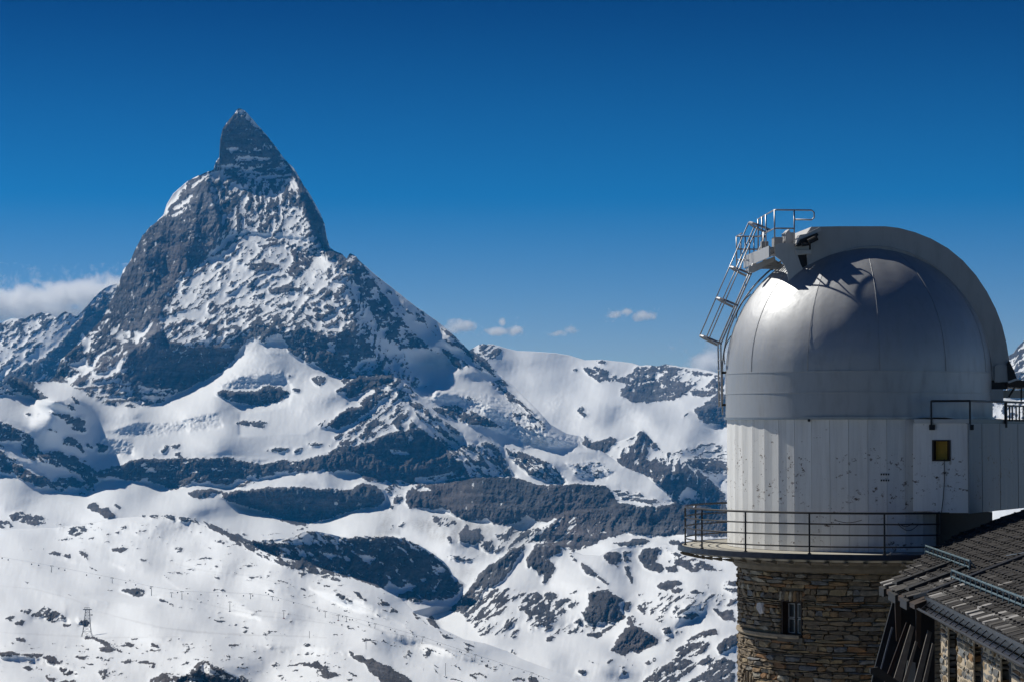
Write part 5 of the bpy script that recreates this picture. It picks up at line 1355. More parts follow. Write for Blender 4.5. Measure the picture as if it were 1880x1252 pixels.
rs = random.Random(5)
STONES = []
for v in range(18):
    # lumpy hewn block, unit size, front face pillowed and chipped
    bm = bmesh.new()
    bmesh.ops.create_cube(bm, size=1.0)
    bmesh.ops.subdivide_edges(bm, edges=[e for e in bm.edges if abs((e.verts[0].co - e.verts[1].co).x) > .5 or abs((e.verts[0].co - e.verts[1].co).z) > .5], cuts=1)
    for w in bm.verts:
        edge = (abs(w.co.x) > .45) + (abs(w.co.z) > .45)
        if w.co.y < 0:
            w.co.y += .07 * edge + rs.uniform(-.14, .10)
            w.co.x *= 1 - .05 * edge * rs.random(); w.co.z *= 1 - .10 * edge * rs.random()
        w.co.x += rs.uniform(-.06, .06); w.co.z += rs.uniform(-.13, .13)
    me = bpy.data.meshes.new('stone'); bm.to_mesh(me); bm.free()
    STONES.append(me)
def stone_set(mat):
    out = []
    for m_ in STONES:
        c = m_.copy(); c.materials.append(mat); out.append(c)
    return out
ST_TOWER, ST_FACADE = stone_set(M['stone']), stone_set(M['stone_lit'])
def put_stone(name, mesh, M4, root, inv):
    o = bpy.data.objects.new(name, mesh); col.objects.link(o)
    o.parent = root; o.matrix_parent_inverse = inv
    o.matrix_world = M4
    o.matrix_basis = M4
    return o
class Pile:
    """stones beyond the separate ones: joined, still real blocks"""
    def __init__(s): s.v = []; s.f = []; s.n = 0
    def add(s, mesh, M4):
        b0 = s.n
        for q in mesh.vertices: s.v.append(M4 @ q.co)
        for p in mesh.polygons: s.f.append([i + b0 for i in p.vertices])
        s.n += len(mesh.vertices)
def frame(pos, outw, w, d, h, tilt=0.0):
    outw = outw.normalized(); x = UZ.cross(outw).normalized() * -1
    x = Matrix.Rotation(tilt, 3, outw) @ x; z = outw.cross(x) * -1
    z = x.cross(-outw) if z.z < 0 else z
    Rm = Matrix((x * w, -outw * d, z * h)).transposed().to_4x4()
    return Matrix.Translation(pos) @ Rm
slots = []
z = Z_BOT + 3.6
def in_window(a0, a1, z0, z1):
    m_ = 1.5 if z0 > W_Z1 - .02 else .6
    return a1 > W_A0 - m_ and a0 < W_A1 + m_ and z1 > W_Z0 - .02 and z0 < W_Z1 + .27
ARCH = [(-64, 1.05), (-33, 1.0), (-4, 1.0)]               # arch heads just above the photo's lower edge
Z_AR = at_z(1292, DT - RS)
while z < ZT - .38:
    h = rs.choice((rs.uniform(.045, .09), rs.uniform(.08, .17)))
    a = -100.0 + rs.uniform(0, 8)
    while a < 62:
        w = rs.uniform(.16, .62) * (1.15 if h < .12 else .85)
        da = math.degrees(w / RS)
        hh = h
        if in_window(a, a + da, z, z + h):
            if a < W_A0 - 1.6: slots.append(((a + W_A0 - .7) / 2, z + hh / 2, RS * R(W_A0 - .7 - a) - .02, hh - .02, 0.0))
            if a + da > W_A1 + 1.6: slots.append(((a + da + W_A1 + .7) / 2, z + hh / 2, RS * R(a + da - W_A1 - .7) - .02, hh - .02, 0.0))
        if not in_window(a, a + da, z, z + h) and not (z < Z_LEDGE + .03 and z + h > Z_LEDGE - .07 and a < -28):
            am = a + da / 2
            inarch = any(abs(am - ca) < 11.5 and z < Z_AR + .55 * math.sqrt(max(0, 1 - ((am - ca) / 11.5) ** 2)) for ca, _ in ARCH)
            if not inarch:
                slots.append((am, z + hh / 2, w - .012, hh - .012, rs.uniform(-.03, .03)))
        a += da
    z += h
# upright stones of the flat arch over the window, and voussoirs over the lower arches
k = W_A0 - 1.2
while k < W_A1 + 1.2:
    w = rs.uniform(.07, .14); slots.append((k + math.degrees(w / RS) / 2, W_Z1 + .15, w - .015, .27, rs.uniform(-.05, .05))); k += math.degrees(w / RS)
for ca, _ in ARCH:
    for i in range(15):
        t = -80 + 160 * i / 14
        am = ca + math.sin(R(t)) * 10.5; zz = Z_AR + .50 * math.cos(R(t)) - .02
        slots.append((am, zz, .085, .34, R(t) * .85))
vis = [s for s in slots if -92 < s[0] < 22 and s[1] > at_z(1262, DT - RS)]
rest = [s for s in slots if s not in vis]
vis.sort(key=lambda s: -s[2] * s[3] * max(.15, math.cos(R(s[0]))))
inv = Matrix.Translation(tower.location).inverted()
pile = Pile()
for i, (am, zz, w, h, tl) in enumerate(vis + rest):
    outw = pol(am, 1, 0) - pol(am, 0, 0)
    dep = rs.uniform(.20, .27)
    M4 = frame(pol(am, RS - .11 + rs.uniform(-.012, .02), zz), outw, w, dep, h, tl)
    if i < 295: put_stone('stone', ST_TOWER[rs.randrange(18)], M4, tower, inv)
    else: pile.add(STONES[rs.randrange(18)], M4)
o = link_mesh('stonework', pile.v, pile.f, M['stone'], None); o['kind'] = 'stuff'; local(o, tower)
# window in the shaft
wf = MB(); am = (W_A0 + W_A1) / 2
wc = pol(am, RS - .34, (W_Z0 + W_Z1) / 2); ow = (pol(am, 1, 0) - pol(am, 0, 0)); wx = UZ.cross(ow).normalized()
hw, hh = RS * R(W_A1 - W_A0) / 2, (W_Z1 - W_Z0) / 2
def wbar(mb, x0, x1, z0, z1, d0=0.0, d1=.05):
    pts = [wc + wx * x0 + UZ * z0 + ow * d0, wc + wx * x1 + UZ * z0 + ow * d0, wc + wx * x1 + UZ * z1 + ow * d0, wc + wx * x0 + UZ * z1 + ow * d0]
    mb.prism(pts, ow * (d1 - d0))
b_ = MB()
for a in ((-hw, -hw + .05, -hh, hh), (hw - .05, hw, -hh, hh), (-hw + .05, hw - .05, -hh, -hh + .06), (-hw + .05, hw - .05, hh - .06, hh), (-.03, .03, -hh + .06, hh - .06)): wbar(b_, *a, 0, .08)
win_ = local(b_.build('window', M['wood_dark']), tower)
g_ = MB()
for x0, x1 in ((-hw + .05, -.03), (.03, hw - .05)):
    for z0, z1 in ((-hh + .06, 0.0), (0.0, hh - .06)):
        under(MB().prism([wc + wx * x0 + UZ * z0 + ow * .03, wc + wx * x1 + UZ * z0 + ow * .03, wc + wx * x1 + UZ * z1 + ow * .03, wc + wx * x0 + UZ * z1 + ow * .03], ow * .01).build('pane', M['glass']), win_)
        wbar(g_, x0 + .012, x0 + .034, z0 + .01, z1 - .01, .045, .06); wbar(g_, x1 - .034, x1 - .012, z0 + .01, z1 - .01, .045, .06)
        wbar(g_, x0 + .036, x1 - .036, z0 + .01, z0 + .032, .045, .06); wbar(g_, x0 + .036, x1 - .036, z1 - .032, z1 - .01, .045, .06)
under(g_.build('muntins', M['hood_light']), win_)
sb = MB(); sb.prism([wc + wx * -(hw + .08) + UZ * (-hh - .02) + ow * -.05, wc + wx * (hw + .08) + UZ * (-hh - .02) + ow * -.05, wc + wx * (hw + .08) + UZ * (-hh - .14) + ow * -.05, wc + wx * -(hw + .08) + UZ * (-hh - .14) + ow * -.05], ow * .42)
under(sb.build('sill', M['cornice']), win_)
rv = MB()  # dark strips along the jambs put the recess's shade into colour
for x_ in (-hw - .005, hw - .03): rv.prism([wc + wx * x_ + UZ * (-hh) + ow * .08, wc + wx * (x_ + .035) + UZ * (-hh) + ow * .08, wc + wx * (x_ + .035) + UZ * hh + ow * .08, wc + wx * x_ + UZ * hh + ow * .08], ow * .2)
under(rv.build('dark_reveal', M['wood_dark']), win_)
lt = MB(); lt.prism([wc + wx * -(hw + .02) + UZ * (hh + .06) + ow * .02, wc + wx * (hw + .02) + UZ * (hh + .06) + ow * .02, wc + wx * (hw + .02) + UZ * (hh - .01) + ow * .02, wc + wx * -(hw + .02) + UZ * (hh - .01) + ow * .02], ow * .28)
under(lt.build('lintel', M['wood_dark']), win_)
# one broad pale stone left of the window
M['pale_stone'] = simple_mat('pale_veined_stone', (0.62, 0.60, 0.60), 0.7, 0, 0.3, 9, 0.6, 0.03)
ps_ = STONES[3].copy(); ps_.materials.append(M['pale_stone'])
o = put_stone('stone', ps_, frame(pol(-51.5, RS - .075, at_z(1116, DT - RS * .62)), pol(-51.5, 1, 0) - pol(-51.5, 0, 0), .30, .24, .27), tower, inv); o['label'] = 'broad pale grey stone left of the window'
# ================================================================== white box beside the drum
DF = 59.2
def on_depth(x, y, D): return at(x, y, D)
annex = empty('annex_box', at(1727, 940, DF))
tag(annex, 'white sheet-metal box with small yellow opening on the right of the drum', 'annex')
def quad_wall(name, pts_px, D0, D1, mat, root, thick=.08):
    """upright wall through pixel corners: left edge at depth D0, right edge at D1"""
    (xl, yt), (xr, yt2), (xr2, yb2), (xl2, yb) = pts_px
    pts = [at(xl, yt, D0), at(xr, yt2, D1), at(xr, yb2, D1), at(xl, yb, D0)]
    nrm = (pts[1] - pts[0]).cross(pts[3] - pts[0]).normalized()
    if nrm.y < 0: nrm = -nrm
    return local(MB().prism(pts, nrm * thick).build(name, mat), root)
XL = at(1676, 0, DF).x; XR = at(1778, 0, DF - .4).x
zt_, zb_ = at_z(776, DF), at_z(938, DF)
# front sheet round the yellow window opening
def fr(x): return DF - .62 * (x - 1676) / 102.0
def fpt(x, y): return at(x, y, fr(x))
def front_piece(x0, y0, x1, y1, name='front_sheet', mat='annex_paint', t=.05, off=0.0):
    pts = [fpt(x0, y0), fpt(x1, y0), fpt(x1, y1), fpt(x0, y1)]
    pts = [p + Vector((0, -off, 0)) for p in pts]
    return local(MB().prism(pts, Vector((.05, 1, 0)).normalized() * t).build(name, M[mat]), annex)
front_piece(1677, 776, 1712.5, 938); front_piece(1743.5, 776, 1778, 941); front_piece(1712.5, 776, 1743.5, 808.5); front_piece(1712.5, 845, 1743.5, 940)
b_ = MB()
for q in ((1711, 807, 1714, 846), (1742, 807, 1745, 846), (1714, 807, 1742, 809.5), (1714, 843.5, 1742, 846)):
    pts = [fpt(q[0], q[1]), fpt(q[2], q[1]), fpt(q[2], q[3]), fpt(q[0], q[3])]; b_.prism([p - Vector((0, .02, 0)) for p in pts], Vector((0, .30, 0)))
opf = local(b_.build('opening_frame', M['wood_dark']), annex)
under(front_piece(1721, 809.5, 1742, 843.5, 'yellow_board', 'yellow', .02, -.22), opf)
under(front_piece(1714, 809.5, 1721, 843.5, 'dark_board', 'wood_dark', .02, -.20), opf)
local(MB().tube([fpt(1733, 842) - Vector((0, .03, 0)), fpt(1733.5, 880) - Vector((0, .04, 0)), fpt(1731, 915) - Vector((0, .04, 0)), fpt(1728, 938) - Vector((0, .05, 0)), fpt(1726, 950)], .011, 5).build('hanging_wire', M['cable']), annex)
# right-hand wall of upright sheets going back
DB0, DB1 = DF - .62, 66.0
xs_ = [1778, 1802, 1835, 1868, 1905, 1950]
dep = {1778: DB0, 1950: DB1}
def dwall(x): 
    # the wall runs back along a straight line in plan
    p0 = at(1778, 0, DB0); p1 = at(1950, 0, DB1); p0.z = p1.z = 0
    rx = ray(x, 700)[0]
    # intersect ray x = rx*D with segment
    d = p1 - p0; t = (rx * p0.y - p0.x) / (d.x - rx * d.y)
    return p0.y + d.y * t
for i in range(len(xs_) - 1):
    a, b = xs_[i] + .4, xs_[i + 1] - .4
    da, db = dwall(a), dwall(b)
    pts = [(rx_ := ray(a, 700)[0]) * 0 + 0] and None
    P0 = Vector((ray(a, 700)[0] * da, da, 0)); P1 = Vector((ray(b, 700)[0] * db, db, 0))
    zt0, zb0 = at_z(777, DB0), at_z(941, DB0)
    pts = [P0 + UZ * zt0, P1 + UZ * zt0, P1 + UZ * zb0, P0 + UZ * zb0]
    local(MB().prism(pts, Vector((-.5, .8, 0)) * .06).build('side_sheet', M['annex_dark']), annex)
P0 = Vector((XL, DF, 0)); PA = Vector((ray(1778, 700)[0] * DB0, DB0, 0)); PB = Vector((ray(1950, 700)[0] * DB1, DB1, 0)); PC = Vector((XL + .6, DB1 + 1.0, 0))
zr = at_z(776, DF)
local(MB().prism([v + UZ * (zb_ + .02) for v in (P0 + Vector((.03, .06, 0)), PA + Vector((-.03, .1, 0)), PB, PC)], UZ * .05).build('floor_sheet', M['dark']), annex)
local(MB().prism([v + UZ * (zr - .04) for v in (P0 + Vector((.03, .06, 0)), PA + Vector((-.03, .1, 0)), PB, PC)], UZ * .05).build('roof_sheet', M['gutter']), annex)
local(MB().prism([P0 + UZ * (zb_ + .06), P0 + UZ * (zr - .06), P0 + Vector((.4, 5, zr - .06)), P0 + Vector((.4, 5, zb_ + .06))], Vector((.05, 0, 0))).build('left_sheet', M['annex_paint']), annex)
local(MB().prism([P0 + Vector((-.04, -.06, zr - .01)), PA + Vector((.02, -.07, zr - .01)), PA + Vector((.02, -.07, zr + .10)), P0 + Vector((-.04, -.06, zr + .10))], Vector((0, .12, 0))).build('top_trim', M['hood_light']), annex)
d_ = (PB - PA).normalized()
local(MB().prism([PA + Vector((.03, -.05, zr - .02)), PB + Vector((.03, -.05, zr - .02)), PB + Vector((.03, -.05, zr + .10)), PA + Vector((.03, -.05, zr + .10))], Vector((-d_.y, d_.x, 0)) * .12).build('top_trim', M['gutter']), annex)
# wind-packed snow lying on the box roof
sn = MB(); rs2 = random.Random(3); nn = 26; vs = []
for i in range(nn):
    t = i / (nn - 1); base = PA.lerp(PB, t) + Vector((-.35, .25, 0)) if t > .0 else PA
    for j in range(5):
        q = base + Vector((-.5 * j, .35 * j, 0)); hgt = (.05 + .07 * abs(math.sin(i * .9 + j)) + rs2.uniform(0, .03)) * (1 if 0 < j < 4 else .15)
        vs.append(q + UZ * (zr + .02 + hgt))
fs = [(i * 5 + j, i * 5 + j + 1, (i + 1) * 5 + j + 1, (i + 1) * 5 + j) for i in range(nn - 1) for j in range(4)]
sn.add(vs, fs); o = link_mesh('roof_snow', sn.v, sn.f, M['snow_patch'], None, True); tag(o, kind='stuff')
# railing on the box roof
ar = empty('annex_roof_railing', Vector((PA.x, PA.y, zr)))
tag(ar, 'black steel railing on the roof of the white box beside the dome', 'railing')
p1_, p2_ = fpt(1709, 776), fpt(1780, 776)
zrt = at_z(736, DF)
for p in (p1_, p2_):
    b0 = Vector((p.x, p.y - .07, 0))
    local(MB().tube([b0 + UZ * (zr - .14), b0 + UZ * zrt], .026, 6).build('post', M['dark_rail']), ar)
    local(MB().box(b0 + Vector((-.05, -.03, zr - .18)), b0 + Vector((.09, .05, zr - .04))).build('foot_bracket', M['dark']), ar)
b1, b2 = Vector((p1_.x, p1_.y - .07, 0)), Vector((p2_.x, p2_.y - .07, 0))
rl = [b1 + UZ * zrt, b2 + UZ * zrt]
for x in (1846, 1950):
    D = dwall(x); q = Vector((ray(x, 700)[0] * D, D, 0)); rl.append(q + UZ * zrt)
    local(MB().tube([q + UZ * (zr - .12), q + UZ * zrt], .045 if x == 1846 else .03, 6).build('post', M['dark_rail']), ar)
local(MB().tube(rl, .028, 6).build('rail', M['dark_rail']), ar)
gt = [1853, 1858, 1865, 1871, 1878, 1885, 1892]
for x in gt:
    D = dwall(x) ; q = Vector((ray(x, 700)[0] * D, D, 0)); local(MB().tube([q + UZ * (zr + .05), q + UZ * (zrt - .1)], .022, 5).build('baluster', M['dark_rail']), ar)
D0_, D1_ = dwall(1850), dwall(1895)
local(MB().tube([Vector((ray(1850, 700)[0] * D0_, D0_, zrt - .1)), Vector((ray(1895, 700)[0] * D1_, D1_, zrt - .1))], .025, 5).build('rail', M['dark_rail']), ar)
# link block carrying the box; the shade beneath is put in as dark blocks
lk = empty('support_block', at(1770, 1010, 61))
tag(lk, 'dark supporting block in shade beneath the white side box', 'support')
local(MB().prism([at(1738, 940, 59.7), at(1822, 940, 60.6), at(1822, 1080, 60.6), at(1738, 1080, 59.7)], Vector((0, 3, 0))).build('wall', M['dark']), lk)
local(MB().prism([at(1723, 940, 59.4), at(1740, 940, 59.6), at(1740, 1060, 59.6), at(1723, 1060, 59.4)], Vector((0, 2, 0))).build('shade_sheet', M['dark']), lk)  # dark sheet in front of the drum where the box shades it
# ================================================================== stone building at lower right
D_C, SL = 49.5, .38                                        # corner depth, roof pitch
X_C = (1705 - CX) / F_PX * D_C
def x_eave(D): return X_C - .0323 * (D_C - D)
Z_E = at_z(1092, D_C)
def rp(D, s, up=0.0): return Vector((x_eave(D) + s, D, Z_E + SL * s + up))   # point on the roof plane
house = empty('stone_house', Vector((X_C + 1, 45, -13.5)))
tag(house, 'stone house with slab roof and narrow windows at the lower right', 'stone building')
DH0 = 31.0
WI = .08                                                   # wall stands back from the eave
def wpt(D, z, off=0.0): return Vector((x_eave(D) + WI + off, D, z))
Z_W = at_z(1124, D_C)
WIN = []
for xl, xr in ((1731, 1748), (1777, 1795), (1826, 1846), (1893, 1915)):
    # where the sight lines meet the wall plane in plan: rx*D = x_eave(D)+WI
    f = lambda x: (X_C - .0323 * D_C + WI) / (ray(x, 1150)[0] - .0323)
    WIN.append((f(xr), f(xl)))
ZWT = at_z(1150, WIN[0][1]); 
segs = []; prev = DH0
for a, b in sorted(WIN): segs.append((prev, a)); prev = b
DW = 49.2
segs.append((prev, DW))
def wall_box(name, d0, d1, z0, z1, mat, o0=.10, o1=.135):
    pts = [wpt(d0, z0, o0), wpt(d1, z0, o0), wpt(d1, z1, o0), wpt(d0, z1, o0)]
    return local(MB().prism(pts, Vector((o1 - o0, 0, 0))).build(name, mat), house)
for a, b in segs: wall_box('mortar_wall', a, b, -13.5, ZWT, M['mortar_light'])
wall_box('mortar_wall', DH0, DW, ZWT, Z_W - .05, M['mortar_light'])
wall_box('frieze', DH0, DW - .05, Z_W + .02, Z_E + .05, M['mortar_light'], .06, .6)
wall_box('ledge', DH0, DW + .05, Z_W - .06, Z_W + .03, M['gutter'], -.06, .5)
wall_box('dark_interior', DH0 + .5, DW - .3, -13.0, ZWT + .1, M['dark'], .62, .8)  # black panel gives the openings the darkness of an unlit room
local(MB().prism([wpt(DW, -13.5, .12), wpt(DW, Z_E, .12), wpt(DW, Z_E + 2, 6), wpt(DW, -13.5, 6)], Vector((0, -.3, 0))).build('end_wall', M['mortar']), house)
rs = random.Random(11)
fs_ = []
z = -8.0
while z < Z_W - .08:
    h = rs.uniform(.08, .19)
    d = DH0 + rs.uniform(0, .6)
    while d < DW - .1:
        w = min(rs.uniform(.35, 1.0), DW - d + .02)
        m_ = d + w / 2
        if not any(d + w > a and d < b and z < ZWT for a, b in WIN) and z + h < Z_W - .05:
            fs_.append((m_, z + h / 2, w - .045, h - .02, rs.uniform(-.03, .03)))
        elif z < ZWT:
            # shorter stones close the gap beside the opening
            for a, b in WIN:
                if d < a < d + w and a - d > .15: fs_.append(((d + a) / 2, z + h / 2, a - d - .05, h - .03, 0))
                if d < b < d + w and d + w - b > .15: fs_.append(((d + w + b) / 2, z + h / 2, d + w - b - .05, h - .03, 0))
        d += w
    z += h
for a, b in WIN:                                           # uprights over the openings
    k = a - .1
    while k < b + .1:
        w = rs.uniform(.16, .3); fs_.append((k + w / 2, ZWT + .14, w - .03, .28, 0)); k += w
vis = []; rest = []
for s in fs_:
    rxx = (x_eave(s[0]) + WI) / s[0]; px = CX + rxx * F_PX; py = HOR - s[1] / s[0] * F_PX
    (vis if px < 1890 and py < 1262 else rest).append(s)
vis.sort(key=lambda s: -s[2] * s[3] / s[0] ** 3)
inv = Matrix.Translation(house.location).inverted(); pile = Pile()
outw = Vector((-1, .0323, 0)).normalized()
for i, (d, zz, w, h, tl) in enumerate(vis + rest):
    M4 = frame(wpt(d, zz, .175 + rs.uniform(-.015, .012)), outw, w, .19, h, tl)
    if i < 290: put_stone('stone', ST_FACADE[rs.randrange(18)], M4, house, inv)
    else: pile.add(STONES[rs.randrange(18)], M4)
o = link_mesh('stonework', pile.v, pile.f, M['stone_lit'], None); o['kind'] = 'stuff'; local(o, house)
# small stones of the frieze above the ledge
for i in range(50):
    d = DH0 + .2 + i * (DW - .3 - DH0) / 50.0
    put_stone('frieze_stone', ST_FACADE[rs.randrange(18)], frame(wpt(d + .2, (Z_W + Z_E) / 2 + .03 + rs.uniform(-.02, .02), .07), outw, .37, .10, (Z_E - Z_W) * .72, 0), house, inv)

# roof: deck, far rake cut round the tower
D_T3, D_T1, D_FAR = 50.0, 54.9, 59.3
rake = [rp(D_T1, -.30), rp(D_FAR, 2.05), rp(D_FAR, 6.0)]
deck_pts = [rp(DH0, -.02, -.06), rp(D_C, -.02, -.06), rp(D_C, -.34, -.06), rp(D_T1, -.34, -.06), rp(D_FAR, 1.95, -.06), rp(D_FAR, 6.2, -.06), rp(DH0, 6.2, -.06)]
local(MB().prism(deck_pts, UZ * -.10).build('roof_deck', M['wood_dark']), house)
slabs = []
row = 0; s = -.04
step = .26
def far_lim(s):
    """greatest depth of the roof at distance s up the slope"""
    return D_T1 + (D_FAR - D_T1) * min(1, max(0, (s + .30) / 2.3))
while s < 5.6:
    for part in (0, 1):
        lo, hi = (DH0, D_C + .12) if part == 0 else (D_C + .45, far_lim(s))
        d = lo - rs.uniform(0, .3)
        while d < hi - .1:
            w = rs.uniform(.17, .34)
            slabs.append((d + w / 2, s, w - .015, row)); d += w
    s += step; row += 1
# three tongues of roof that reach farther down, with open slots between them
T = [(50.35, 51.3), (52.2, 53.3), (54.2, 55.0)]
for a, b in T:
    for q in (-.34,):
        d = a
        while d < b: slabs.append((d + .16, q, .31, -1)); d += .33
def vis_slab(q):
    p = rp(q[0], q[1] + .13); x = CX + p.x / p.y * F_PX; y = HOR - p.z / p.y * F_PX
    return 1600 < x < 1895 and y < 1262
sv = [q for q in slabs if vis_slab(q)]; sr = [q for q in slabs if not vis_slab(q)]
sv.sort(key=lambda q: (q[3] > 2, q[0]))
bm = bmesh.new(); SLABM = []
for v in range(10):
    bm = bmesh.new(); bmesh.ops.create_cube(bm, size=1.0)
    for w in bm.verts: w.co.x += rs.uniform(-.05, .05); w.co.y += rs.uniform(-.05, .05); w.co.z += rs.uniform(-.2, .2)
    bmesh.ops.bevel(bm, geom=list(bm.edges), offset=.04, segments=1, affect='EDGES')
    me = bpy.data.meshes.new('slab'); bm.to_mesh(me); bm.free(); SLABM.append(me)
def mset(mat):
    out = []
    for m_ in SLABM:
        c = m_.copy(); c.materials.append(mat); out.append(c)
    return out
SD, SP = mset(M['slab']), mset(M['slab_pale'])
tl_ = math.atan(SL) - .10
pile_d = Pile(); cnt = 0
for q in sv + sr:
    d, s, w, row = q
    p = rp(d, s + .15, .012 + rs.uniform(0, .02))
    xa = Vector((math.cos(tl_), 0, math.sin(tl_))); ya = Vector((.0323, 1, 0)).normalized(); za = xa.cross(ya).normalized()
    if za.z < 0: za = -za
    j = rs.uniform(-.03, .03)
    M4 = Matrix.Translation(p) @ Matrix((xa * .36, (ya + xa * j) * w, za * rs.uniform(.028, .045))).transposed().to_4x4()
    pale = (row <= 1 and rs.random() < .55) or rs.random() < .06
    if cnt < 295 and (row <= 4 or d > 49): put_stone('roof_slab', (SP if pale else SD)[rs.randrange(10)], M4, house, inv); cnt += 1
    else: pile_d.add(SLABM[rs.randrange(10)], M4)
o = link_mesh('slab_roofing', pile_d.v, pile_d.f, M['slab'], None); o['kind'] = 'stuff'; local(o, house)
# small hooks that stand up from the slabs
hk = MB()
for r in range(20):
    for k in range(60):
        d = DH0 + 8 + k * .36 + (r % 2) * .18; s = .25 + r * .26
        if d > far_lim(s) - .2 or abs(d - D_C - .28) < .2: continue
        p = rp(d, s, .03); hk.box(p + Vector((-.02, -.025, 0)), p + Vector((.035, .025, .055)))
o = hk.build('roof_hooks', M['slab']); local(o, house); o['kind'] = 'stuff'
# flashing strip between the two roof parts, dark plates laid where the tongues' slots lie
fl = [rp(D_C + .14, -.02, .02), rp(D_C + .14, 6.1, .02), rp(D_C + .44, 6.1, .02), rp(D_C + .44, -.30, .02)]
local(MB().prism(fl, UZ * .07).build('flashing', M['gutter']), house)
for a, b in T:
    local(MB().prism([rp(a - .05, -.40, -.22), rp(b + .05, -.40, -.22), rp(b + .05, -.40, -.03), rp(a - .05, -.40, -.03)], Vector((.3, 0, .11))).build('fascia_board', M['dark']), house)
for a, b in ((51.35, 52.15), (53.35, 54.15)):
    local(MB().prism([rp(a, -.2, .045), rp(b, -.2, .045), rp(b, 1.15, .045), rp(a, 1.15, .045)], UZ * .02).build('slot_plate', M['dark']), house)
    local(MB().prism([rp(a - .03, -.2, .03), rp(a - .03, 1.2, .03), rp(a + .03, 1.2, .03), rp(a + .03, -.2, .03)], UZ * .09).build('slot_edge', M['dark']), house)
# eave board, gutter on brackets
local(MB().prism([rp(DH0, -.08, -.18), rp(D_C + .3, -.08, -.18), rp(D_C + .3, -.08, .01), rp(DH0, -.08, .01)], Vector((.06, 0, .02))).build('eave_board', M['gutter']), house)
gpts = [rp(DH0, -.17, -.19), rp(D_C + .35, -.17, -.19)]
gut = MB(); K = 9
for e_ in gpts:
    for j in range(K):
        a = PI * j / (K - 1); gut.v.append(e_ + Vector((math.cos(a) * .095, 0, -math.sin(a) * .095)))
    for j in range(K):
        a = PI * (K - 1 - j) / (K - 1); gut.v.append(e_ + Vector((math.cos(a) * .085, 0, -math.sin(a) * .085 + .004)))
nK = 2 * K; gut.f = [(j, (j + 1) % nK, (j + 1) % nK + nK, j + nK) for j in range(nK)] + [tuple(range(nK)), tuple(range(nK, 2 * nK))[::-1]]
local(gut.build('gutter', M['gutter']), house)
for i in range(30):
    d = DH0 + .4 + i * .63
    if d > D_C + .3: break
    local(MB().tube([rp(d, -.05, -.05), rp(d, -.14, -.09), rp(d, -.26, -.15)], .014, 4).build('gutter_bracket', M['gutter']), house)

# snow guards: two-pipe fences along the slope
def snow_guard(d0, d1, s, label):
    g = empty('snow_guard', rp((d0 + d1) / 2, s)); tag(g, label, 'snow guard', 'snow guard rails on the slab roof')
    for h in (.10, .24): local(MB().tube([rp(d0, s, h), rp(d1, s, h)], .022, 6).build('pipe', M['blue_steel']), g)
    n = int((d1 - d0) / .62)
    for i in range(n + 1):
        d = d0 + (d1 - d0) * i / n
        local(MB().tube([rp(d, s + .14, .02), rp(d, s, .26)], .016, 4).tube([rp(d, s - .02, .0), rp(d, s, .28)], .018, 4).build('holder', M['blue_steel']), g)
    return g
snow_guard(51.0, 57.6, 1.12, 'short blue-grey pipe snow guard higher up the roof, nearest the drum')
snow_guard(33.0, 50.6, .65, 'long blue-grey pipe snow guard low above the sunlit stone wall')
# lightning wire over the slabs
local(MB().tube([rp(50.8, 1.9, .08), rp(47.5, 3.2, .08), rp(44.5, 4.3, .09)], .010, 4).build('lightning_wire', M['galv']), house)

# ------------------------------------------------------------------ slanting timber glazing under the far eave
cons = empty('slanted_glazing', at(1660, 1252, 52))
tag(cons, 'dark slanting timber and glass lean-to between stone tower and house', 'lean-to')
def board(pts, D0, D1, th, mat, name):
    n = len(pts); q = [at(x, y, D0 + (D1 - D0) * (y - 1090) / 180.0) for x, y in pts]
    return local(MB().prism(q, Vector((.0, th, 0))).build(name, M[mat]), cons)
def bpoly(s): return P(s)
board(bpoly("1640,1100 1716,1112 1716,1262 1598,1262 1606,1225"), 53.6, 52.8, .1, 'dark', 'shade_backing')  # dark sheet carries the shadow behind the boards in its colour
board(bpoly("1672,1146 1679,1150 1652,1262 1636,1262"), 52.9, 51.6, .06, 'plank', 'plank')
board(bpoly("1664,1142 1669,1144 1628,1262 1620,1262"), 53.0, 51.8, .05, 'wood_dark', 'beam')
board(bpoly("1681,1176 1685,1178 1662,1262 1655,1262"), 52.7, 51.4, .05, 'plank', 'plank')
board(bpoly("1704,1156 1711,1160 1688,1262 1676,1262"), 52.1, 50.9, .06, 'plank', 'plank')
board(bpoly("1712,1180 1716,1182 1700,1262 1692,1262"), 51.9, 50.7, .05, 'plank', 'plank')
board(bpoly("1637,1150 1640,1151 1618,1230 1613,1240"), 53.1, 52.2, .02, 'galv', 'glazing_bar')
board(bpoly("1643,1098 1655,1100 1654,1180 1646,1176"), 53.2, 53.0, .08, 'wood_dark', 'post')
board(bpoly("1682,1108 1692,1110 1690,1190 1682,1180"), 52.4, 52.2, .08, 'wood_dark', 'post')
board(bpoly("1666,1212 1681,1216 1680,1262 1658,1262"), 53.2, 52.6, .03, 'annex_dark', 'glass_panel')
board(bpoly("1598,1226 1612,1224 1650,1250 1648,1262 1598,1236"), 51.2, 50.9, .1, 'dark', 'cross_beam')

